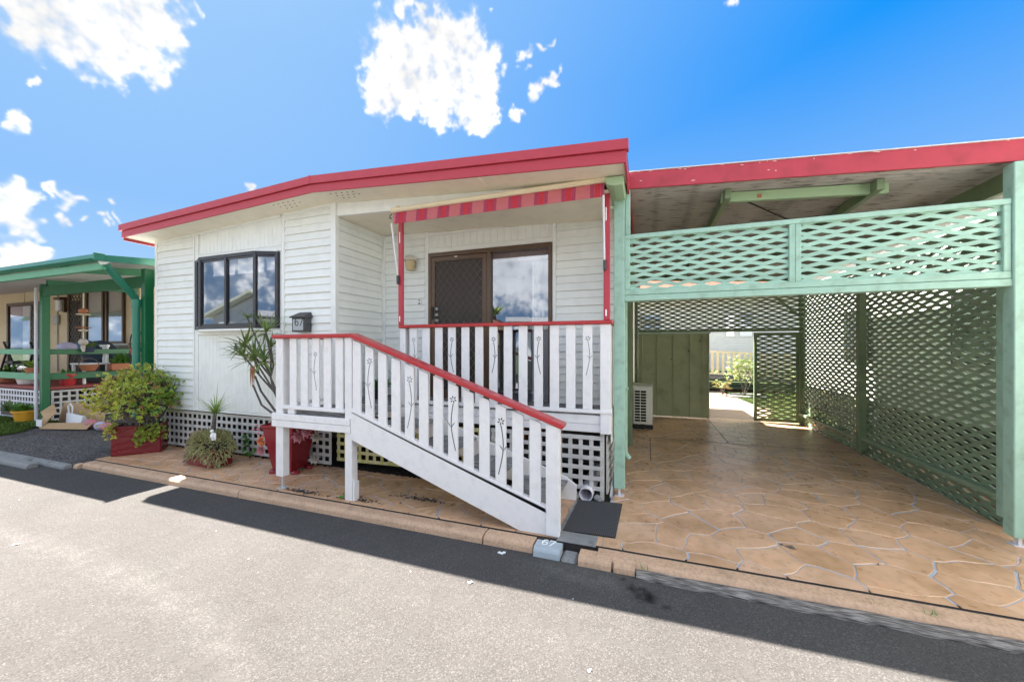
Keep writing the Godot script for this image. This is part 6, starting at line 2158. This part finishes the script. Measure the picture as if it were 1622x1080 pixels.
func build_jade() -> void:
	var a := P(-7.417, 0.0, 3.255)
	var b := P(-7.027, 0.0, 3.679)
	var ux := (b - a).normalized()
	var inn := Vector3(-0.737, 0, -0.676)
	var c := (a + b) / 2.0 + inn * 0.17
	var jd := thing("jade_plant", "big jade plant with gnarled trunks in a glossy dark red trough", "potted plant", c)
	var pot := MB.new()
	pot.obox(Transform3D(Basis(ux, Vector3.UP, ux.cross(Vector3.UP)), c + Vector3(0, 0.205, 0)), Vector3(0.565, 0.41, 0.34), 0.012)
	obj("pot", pot, mk("ox_blood", lin(0.20, 0.012, 0.016), 0.16, {bump = "rough", scale = 1.6, depth = 1.0, tex = "soft"}), jd)
	var rim := MB.new()
	for s in [-1.0, 1.0]:
		rim.obox(Transform3D(Basis(ux, Vector3.UP, ux.cross(Vector3.UP)), c + Vector3(0, 0.418, 0) + ux.cross(Vector3.UP) * 0.155 * s), Vector3(0.575, 0.03, 0.04), 0.006)
		rim.obox(Transform3D(Basis(ux, Vector3.UP, ux.cross(Vector3.UP)), c + Vector3(0, 0.418, 0) + ux * 0.268 * s), Vector3(0.04, 0.03, 0.27), 0.006)
	obj("rim", rim, M.ox_blood, jd)
	var so := MB.new()
	so.obox(Transform3D(Basis(ux, Vector3.UP, ux.cross(Vector3.UP)), c + Vector3(0, 0.408, 0)), Vector3(0.48, 0.02, 0.26))
	obj("soil", so, M.soil, jd)
	var br := MB.new()
	var forks := []
	for k in 7:
		var ang := TAU * k / 7.0 + 0.4
		var root := c + Vector3(0, 0.40, 0) + ux * (0.17 * sin(k * 1.7)) + inn * 0.05 * cos(k * 2.3)
		var out := Vector3(cos(ang), 0, sin(ang))
		var mid := root + out * 0.10 + Vector3(0, 0.14, 0)
		var top := root + out * 0.21 + Vector3(0, 0.26 + 0.06 * (k % 3), 0)
		br.tube([root - Vector3(0, 0.04, 0), root + Vector3(0.01, 0.06, -0.01), mid, top], [0.055, 0.042, 0.034, 0.026], 8)
		forks.append(mid)
		forks.append(top)
	var tips := []
	var crown := c + Vector3(0, 0.80, 0)
	for k in 120:
		var y := 1.0 - 1.38 * (k + 0.5) / 120.0
		var r := sqrt(maxf(0.0, 1.0 - y * y))
		var ang := k * 2.39996
		var q := Vector3(cos(ang) * r, y, sin(ang) * r)
		q *= rng.randf_range(0.72, 1.06)
		var tip := crown + Vector3(q.x * 0.50, q.y * 0.47, q.z * 0.50)
		if k % 6 == 0:
			tip = crown + Vector3(q.x * 0.35, q.y * 0.3, q.z * 0.35)
		var best: Vector3 = forks[0]
		for f in forks:
			if f.distance_to(tip) < best.distance_to(tip):
				best = f
		var m := best.lerp(tip, 0.5) + Vector3(0, -0.03 + 0.05 * rng.randf(), 0)
		br.tube([best, m, tip], [0.018, 0.012, 0.007], 5)
		tips.append(tip)
	for e in [[0.05, 0.20], [0.14, 0.30], [0.20, 0.26], [0.26, 0.33], [-0.26, 0.38], [0.10, 0.36]]:  # shoots that hang over the front of the trough
		var tip: Vector3 = c - inn * 0.22 + ux * e[0] + Vector3(0, e[1], 0)
		br.tube([c + Vector3(0, 0.45, 0) + ux * e[0] * 0.6, c - inn * 0.18 + ux * e[0] * 0.9 + Vector3(0, 0.50, 0), tip], [0.012, 0.01, 0.006], 5)
		tips.append(tip)
		tips.append(tip + Vector3(0.02, 0.06, 0.01))
	obj("branches", br, M.bark, jd)
	var mm := MultiMesh.new()
	mm.transform_format = MultiMesh.TRANSFORM_3D
	mm.use_colors = true
	mm.mesh = jade_rosette()
	var per := 11
	mm.instance_count = tips.size() * per
	for k in tips.size() * per:
		var t: Vector3 = tips[k / per]
		var p := t + Vector3(rng.randfn(), rng.randfn(), rng.randfn()) * 0.05
		var s := rng.randf_range(0.029, 0.047)
		var d := (p - crown + Vector3(0, 0.25, 0)).normalized()
		var bs := Basis(Quaternion(Vector3.UP, (d + Vector3(rng.randfn(), rng.randfn(), rng.randfn()) * 0.35).normalized())) * Basis(Vector3.UP, rng.randf() * TAU)
		mm.set_instance_transform(k, Transform3D(bs.scaled(Vector3(s, s, s)), p - c))
		var v := rng.randf_range(0.75, 1.25)
		var warm := clampf(0.5 - (p - c).dot(ux) * 1.3 + rng.randfn() * 0.25, 0.0, 1.0)
		var col := Color(0.22, 0.36, 0.05).lerp(Color(0.56, 0.53, 0.08), warm)
		if rng.randf() < 0.07:
			col = Color(0.42, 0.22, 0.10)
		mm.set_instance_color(k, Color(col.r * v, col.g * v, col.b * v))
	var fo := MultiMeshInstance3D.new()
	fo.name = "foliage"
	fo.multimesh = mm
	fo.material_override = M.leaf
	fo.set_meta("kind", "stuff")
	jd.add_child(fo, true)

func build_planter() -> void:
	var c := P(-5.675, 0.0, 3.53)
	var pl := thing("planter", "low dark red planter spilling grey green trailing succulent", "planter", c)
	var b := MB.new()
	b.box(-5.93, -5.42, 0.0, 0.25, 3.40, 3.66, 0.01)
	obj("pot", b, M.ox_blood, pl)
	var seg := MB.new()
	seg.tube([Vector3.ZERO, Vector3(0.0, 0.5, 0.08), Vector3(0.0, 0.85, 0.02), Vector3(0, 1.0, -0.05)], [0.07, 0.10, 0.09, 0.03], 4)
	var mm := MultiMesh.new()
	mm.transform_format = MultiMesh.TRANSFORM_3D
	mm.use_colors = true
	mm.mesh = seg.mesh()
	var n := 3000
	mm.instance_count = n
	for k in n:
		var a := rng.randf() * TAU
		var r := sqrt(rng.randf())
		var x := cos(a) * r
		var z := sin(a) * r
		# lies on the soil, then hangs over the edge
		var hx := x * 0.355
		var hz := z * 0.215
		var over := maxf(0.0, r - 0.62) / 0.38
		var y := 0.40 - 0.03 * r - over * over * (0.20 + 0.08 * sin(a * 3.0)) + rng.randfn() * 0.012
		if over > 0.0:
			y -= rng.randf() * 0.10 * over * (1.0 if z > 0.0 else 0.3)
		var out := Vector3(x * 0.8, 0, z)
		var dir := (Vector3.UP * (0.9 - 1.7 * over) + out * 0.9 + Vector3(rng.randfn(), rng.randfn(), rng.randfn()) * 0.35).normalized()
		var s := rng.randf_range(0.045, 0.08)
		var bs := Basis(Quaternion(Vector3.UP, dir)) * Basis(Vector3.UP, rng.randf() * TAU)
		mm.set_instance_transform(k, Transform3D(bs.scaled(Vector3(s * 0.8, s, s * 0.8)), Vector3(hx, y, hz)))
		var t := clampf(-x * 1.4 - 0.15 + rng.randfn() * 0.2, 0.0, 1.0)
		var v := rng.randf_range(0.65, 1.25)
		var col := Color(0.34, 0.33, 0.14).lerp(Color(0.42, 0.24, 0.18), t)
		mm.set_instance_color(k, Color(col.r * v, col.g * v, col.b * v))
	var fo := MultiMeshInstance3D.new()
	fo.name = "trailing_succulent"
	fo.multimesh = mm
	fo.material_override = M.leaf
	fo.set_meta("kind", "stuff")
	pl.add_child(fo, true)
	var core := MB.new()
	core.ball(c + Vector3(0, 0.27, 0), Vector3(0.33, 0.11, 0.20), 14, 8)
	obj("soil", core, M.soil, pl)
	# ponytail palm
	var base := P(-5.665, 0.30, 3.53)
	var top := P(-5.575, 0.715, 3.53)
	var po := thing("ponytail_palm", "slim ponytail palm with a tuft of thin leaves in the red planter", "palm", base)
	var tr := MB.new()
	tr.tube([base, base + Vector3(0.005, 0.08, 0), base.lerp(top, 0.5) + Vector3(0.01, 0, 0), top], [0.05, 0.034, 0.027, 0.02], 10)
	obj("trunk", tr, M.cane, po)
	var lf := MB.new()
	for k in 90:
		var a := k * 2.39996
		var up := rng.randf_range(0.1, 1.6)
		var d := Vector3(cos(a), up, sin(a)).normalized()
		var l := rng.randf_range(0.22, 0.46)
		strap(lf, top - Vector3(0, 0.03 * rng.randf(), 0), d, l, 0.0042, rng.randf_range(0.7, 1.7), 6)
	for e in [[0.5, 1.5, 0.2], [0.9, 1.2, 0.1], [1.2, 0.75, 0.3], [-0.8, 0.7, 0.3]]:
		strap(lf, top, Vector3(e[0], e[1], e[2]).normalized(), 0.52, 0.004, 0.5, 6)
	obj("leaves", lf, M.pale_leaf, po)
	# small white figurine
	var rb := P(-5.475, 0.375, 3.44)
	var fg := thing("figurine", "little white bird figurine perched on the trailing succulent", "figurine", rb)
	var m := MB.new()
	m.ball(rb + Vector3(0, 0.045, 0), Vector3(0.032, 0.05, 0.036), 12, 8)
	m.ball(rb + Vector3(-0.004, 0.112, 0.01), Vector3(0.022, 0.024, 0.022), 10, 8)
	m.ball(rb + Vector3(0.035, 0.035, -0.005), Vector3(0.02, 0.05, 0.012), 8, 6)
	m.tube([rb + Vector3(-0.02, 0.112, 0.014), rb + Vector3(-0.036, 0.106, 0.02)], [0.007, 0.002], 6)
	m.box(rb.x - 0.03, rb.x + 0.03, rb.y - 0.012, rb.y + 0.006, -rb.z - 0.03, -rb.z + 0.03, 0.004)
	obj("body", m, M.white_glaze, fg)

func strap(mb: MB, base: Vector3, dir: Vector3, length: float, width: float, droop: float, segs: int) -> void:  # a long leaf that bends under its own weight
	var p := base
	var d := dir
	var side := dir.cross(Vector3.UP)
	if side.length() < 0.05:
		side = Vector3.RIGHT
	side = side.normalized()
	for k in segs:
		var t0 := float(k) / segs
		var t1 := float(k + 1) / segs
		var q := p + d * length / segs
		var w0 := width * (1.0 - t0 * t0) * (0.6 + 0.4 * minf(1.0, t0 * 4.0))
		var w1 := width * (1.0 - t1 * t1)
		var up := side.cross(d).normalized()
		if up.y < 0.0:
			up = -up
		var f := up * width * 0.22
		for s in [-1.0, 1.0]:
			if k < segs - 1:
				mb.quad(p, p + side * w0 * s + f * (1.0 - t0), q + side * w1 * s + f * (1.0 - t1), q, up)
			else:
				mb.tri(p, p + side * w0 * s, q, up)
		p = q
		d = (d + Vector3.DOWN * droop / segs * (0.4 + t0)).normalized()

func build_vase() -> void:
	var c := P(-4.387, 0.0, 3.690)
	var vs := thing("tall_vase", "tall flared square red vase behind the landing post", "vase", c)
	var rot := Basis(Vector3.UP, deg_to_rad(9.0))
	var m := MB.new()
	var rows := [[0.03, 0.125], [0.055, 0.137], [0.58, 0.215], [0.60, 0.232], [0.63, 0.232]]
	for k in rows.size() - 1:
		for s in 4:
			var q := []
			for e in [[k, s], [k, s + 1], [k + 1, s + 1], [k + 1, s]]:
				var a: float = TAU * (e[1] + 0.5) / 4.0
				var rr: float = rows[e[0]][1] * 1.4142
				q.append(c + rot * Vector3(cos(a) * rr, rows[e[0]][0], sin(a) * rr))
			m.quad(q[0], q[1], q[2], q[3], (q[0] + q[1]) / 2.0 - c - Vector3(0, rows[k][0], 0))
	for h in [0.03, 0.61]:
		var q := []
		for s in 4:
			var a := TAU * (s + 0.5) / 4.0
			q.append(c + rot * Vector3(cos(a) * 0.125 * 1.4142 * (1.0 if h < 0.1 else 1.8), h, sin(a) * 0.125 * 1.4142 * (1.0 if h < 0.1 else 1.8)))
		m.quad(q[0], q[1], q[2], q[3], Vector3.DOWN if h < 0.1 else Vector3.UP)
	obj("body", m, mk("vase_red", lin(0.24, 0.012, 0.02), 0.22, {tex = "soft", scale = 1.0, bump = "rough", depth = 0.25}), vs)
	for e in [[0.16, 0.10], [0.16, -0.14], [-0.14, 0.12], [-0.12, -0.12]]:
		var f := MB.new()
		f.ball(c + rot * Vector3(e[0], 0.012, e[1]), Vector3(0.055, 0.04, 0.05), 12, 8)
		obj("foot", f, M.vase_red, vs)
	var fl := [[-4.62, 0.30, 3.48, "pink", 0.075, "pink flower ornament low on the left face of the tall vase"], [-4.60, 0.42, 3.47, "orange", 0.08, "orange flower ornament on the left face of the tall vase"], [-4.10, 0.50, 3.57, "pink", 0.10, "big pink flower ornament under the landing beside the post"], [-3.98, 0.55, 3.58, "pink", 0.075, "smaller rose flower ornament right of the big pink flower"], [-3.93, 0.48, 3.68, "ivory", 0.085, "cream flower ornament hanging at the right edge of the vase"], [-4.0, 0.19, 3.72, "ivory", 0.085, "grey cream flower ornament low beside the vase"]]
	for e in fl:
		var at := P(e[0], e[1], e[2])
		var o := thing("flower_ornament", e[5], "flower", at)
		var b := MB.new()
		var face := Vector3(0.55, 0.1, 0.83).normalized() if e[0] > -4.3 else Vector3(0.1, 0.1, 0.99).normalized()
		var bs := Basis(Quaternion(Vector3.UP, face))
		for ring in 3:
			for k in 8:
				var a := TAU * (k + 0.5 * ring) / 8.0
				var tilt := 0.25 + 0.4 * ring
				leaf_blade(b, at + face * 0.01 * ring, bs * Vector3(cos(a) * cos(tilt), sin(tilt), sin(a) * cos(tilt)), e[4] * (1.0 - 0.2 * ring), e[4] * 0.5)
		obj("petals", b, M[e[3]], o)
		var s := MB.new()
		s.ball(at + face * 0.02, Vector3(0.016, 0.016, 0.016), 8, 6)
		obj("centre", s, M.ivory if e[3] != "ivory" else M.white_glaze, o)
	var trail := MB.new()
	for k in 14:
		var p := P(-4.62 - 0.35 * rng.randf(), 0.36 + 0.22 * rng.randf(), 3.55 + 0.2 * rng.randf())
		trail.ball(p, Vector3(0.02, 0.014, 0.018), 7, 5)
	obj("hanging_buds", trail, M.pink, vs)
	# dragon tree growing from the vase
	var base := P(-4.39, 0.61, 3.69)
	var dr := thing("dragon_tree", "leaning dragon tree with spiky leaf heads behind the landing rail", "plant", base)
	var heads := [[-5.185, 2.00, 3.70, 0.55], [-4.731, 1.80, 3.62, 1.0], [-5.18, 1.63, 3.68, 0.95], [-4.93, 1.42, 3.62, 1.05], [-5.20, 1.48, 3.66, 0.85], [-4.72, 1.42, 3.58, 1.0], [-4.72, 1.60, 3.68, 0.8]]
	var joints := [P(-4.66, 1.02, 3.68), P(-4.70, 1.22, 3.66), P(-4.55, 0.86, 3.68)]
	var cn := MB.new()
	cn.tube([base - Vector3(0, 0.05, 0), base + Vector3(-0.05, 0.13, 0), joints[2]], [0.022, 0.018, 0.016], 8)
	cn.tube([joints[2], joints[0], joints[1]], [0.016, 0.014, 0.013], 8)
	for k in heads.size():
		var h := P(heads[k][0], heads[k][1], heads[k][2])
		var j: Vector3 = joints[[1, 1, 1, 0, 0, 2, 1][k]]
		var mid := j.lerp(h, 0.5) + Vector3(0.05, -0.05, 0.0)
		cn.tube([j, mid, h], [0.013, 0.011, 0.010], 7)
	for e in [[[-4.40, 0.62], [-4.62, 0.80], [-4.85, 1.02], [-4.96, 1.22]], [[-4.38, 0.62], [-4.60, 0.72], [-4.84, 0.84], [-5.0, 1.10]]]:
		var pts := []
		for q in e:
			pts.append(P(q[0], q[1], 3.64))
		cn.tube(pts, [0.018, 0.015, 0.013, 0.012], 7)
	obj("canes", cn, M.cane, dr)
	var protos := []
	for v in 5:
		var lm := MB.new()
		strap(lm, Vector3.ZERO, Vector3(0.0, [0.15, 0.55, 1.0, 1.7, -0.3][v], -1.0).normalized(), 0.36, 0.0155, [0.9, 0.7, 0.5, 0.25, 0.6][v], 5)
		protos.append(lm.mesh())
	for k in heads.size():
		var h := P(heads[k][0], heads[k][1], heads[k][2])
		var s: float = heads[k][3]
		var grow: Vector3 = (h - joints[0]).normalized()
		var bs := Basis(Quaternion(Vector3.UP, (grow + Vector3.UP * 0.8).normalized()))
		for q in 25:
			var sc := s * rng.randf_range(0.75, 1.15)
			inst("leaf", protos[(q * 7 + k) % 5], M["strap%d" % ((q + k) % 4)], dr, Transform3D((bs * Basis(Vector3.UP, q * 2.39996)).scaled(Vector3(sc, sc, sc)), h + bs * Vector3(0, 0.02 - 0.006 * (q % 5), 0)))
	var dead := MB.new()
	for e in [[-4.95, 1.36], [-4.92, 1.36], [-4.98, 1.37]]:
		strap(dead, P(e[0], e[1], 3.60), Vector3(0.1, -1, 0.1).normalized(), 0.30, 0.010, 0.3, 4)
	obj("dead_leaves", dead, M.orange_leaf, dr)

func build_opposite() -> void:  # the houses across the road, which the windows mirror
	var a := thing("house_opposite", "pale gabled house across the road mirrored in the bay window", "house", P(-18.6, 0, -6.5))
	var w := MB.new()
	w.prism([P(-22.6, 0.5, -6.6), P(-15.9, 0.5, -6.6), P(-15.9, 3.3, -6.6), P(-19.25, 4.4, -6.6), P(-22.6, 3.3, -6.6)], P(0, 0, -9))
	obj("wall", w, M.cladding, a)
	for s in [-1.0, 1.0]:
		var r := MB.new()
		r.hexa([P(-19.25, 4.48, -6.2), P(-19.25 + s * 3.7, 3.24, -6.2), P(-19.25 + s * 3.7, 3.24, -15.8), P(-19.25, 4.48, -15.8), P(-19.25, 4.62, -6.2), P(-19.25 + s * 3.7, 3.38, -6.2), P(-19.25 + s * 3.7, 3.38, -15.8), P(-19.25, 4.62, -15.8)])
		obj("roof", r, M.roof_cream, a)
	for x in [-20.6, -17.6]:
		var f := bar(a, "window", M.black_frame, x, x + 1.3, 1.5, 2.7, -6.59, -6.53)
		bar(f, "pane", M.glass, x + 0.06, x + 1.24, 1.56, 2.64, -6.525, -6.52, 0.0)
	var b := thing("house_opposite", "cream house across the road with a brown tiled roof", "house", P(-10.0, 0, -7.5))
	bar(b, "wall", M.cream, -15.0, -8.6, 0.4, 3.0, -13.0, -7.5, 0.0)
	var r2 := MB.new()
	r2.hexa([P(-15.5, 3.0, -7.0), P(-8.1, 3.0, -7.0), P(-8.1, 3.0, -13.5), P(-15.5, 3.0, -13.5), P(-12.5, 4.3, -9.6), P(-10.7, 4.3, -9.6), P(-10.7, 4.3, -10.8), P(-12.5, 4.3, -10.8)])
	obj("roof", r2, M.brown_tile, b)
	bar(b, "gutter", M.beige, -15.55, -8.05, 2.96, 3.1, -6.99, -6.88)
	bar(b, "window", M.black_frame, -12.5, -10.5, 1.3, 2.4, -7.49, -7.44)
	var c := thing("house_opposite", "white flat-roofed house across the road mirrored in the door glass", "house", P(-2.0, 0, -7.5))
	bar(c, "wall", M.trim, -5.6, 3.6, 0.4, 2.75, -13.0, -7.5, 0.0)
	var r3 := MB.new()
	r3.hexa([P(-6.2, 2.85, -6.8), P(4.2, 2.45, -6.8), P(4.2, 2.45, -13.4), P(-6.2, 2.85, -13.4), P(-6.2, 3.05, -6.8), P(4.2, 2.62, -6.8), P(4.2, 2.62, -13.4), P(-6.2, 3.05, -13.4)])
	obj("roof", r3, M.roof_white, c)
	for x in [-4.6, -1.6, 1.4]:
		bar(c, "window", M.bronze, x, x + 1.4, 1.0, 2.2, -7.49, -7.44)
	var pt := thing("palm_tree", "palm tree behind the flat-roofed house across the road", "palm", P(-8.9, 0, -12.0))
	var t := MB.new()
	t.tube([P(-8.95, 0, -12.0), P(-8.85, 2.0, -12.0), P(-8.9, 3.6, -12.0)], [0.2, 0.15, 0.13], 8)
	obj("trunk", t, M.bark, pt)
	var f2 := MB.new()
	for k in 34:
		var ang := k * 2.39996
		strap(f2, P(-8.9, 3.6, -12.0), Vector3(cos(ang), rng.randf_range(0.2, 1.4), sin(ang)).normalized(), 1.0, 0.10, 0.9, 5)
	obj("crown", f2, M.strap1, pt)
	var hd := thing("hedge_plant", "clump of spiky plants before the cream house across the road", "plant", P(-10.5, 0, -6.0))
	var f3 := MB.new()
	for k in 160:
		strap(f3, P(rng.randf_range(-13.0, -8.0), -0.05, rng.randf_range(-6.3, -5.6)), Vector3(rng.randfn() * 0.4, 1.4, rng.randfn() * 0.4).normalized(), rng.randf_range(0.8, 1.6), 0.05, 0.6, 4)
	obj("leaves", f3, M.pale_leaf, hd)

func _ready() -> void:
	rng.seed = 20240611
	setup_view()
	make_materials()
	mk("sage2", lin(0.20, 0.27, 0.15), 0.55, {tex = "soft", scale = 0.9, detail = "blotch", scale2 = 0.5})  # the carport mint darkened to olive: its interior shade is put into the paint
	mk("sage3", lin(0.27, 0.37, 0.25), 0.5, {tex = "soft", scale = 0.9, detail = "blotch", scale2 = 0.5})  # same for the side lattice: mint with the shade painted in
	mk("sage_skirt", lin(0.20, 0.32, 0.24), 0.6, {tex = "soft", scale = 0.7})
	mk("orange_leaf", lin(0.30, 0.13, 0.05), 0.8)
	build_ground()
	build_house()
	build_porch()
	build_carport()
	build_right_neighbour()
	build_back_house()
	build_left_neighbour()
	build_opposite()
	build_plants()
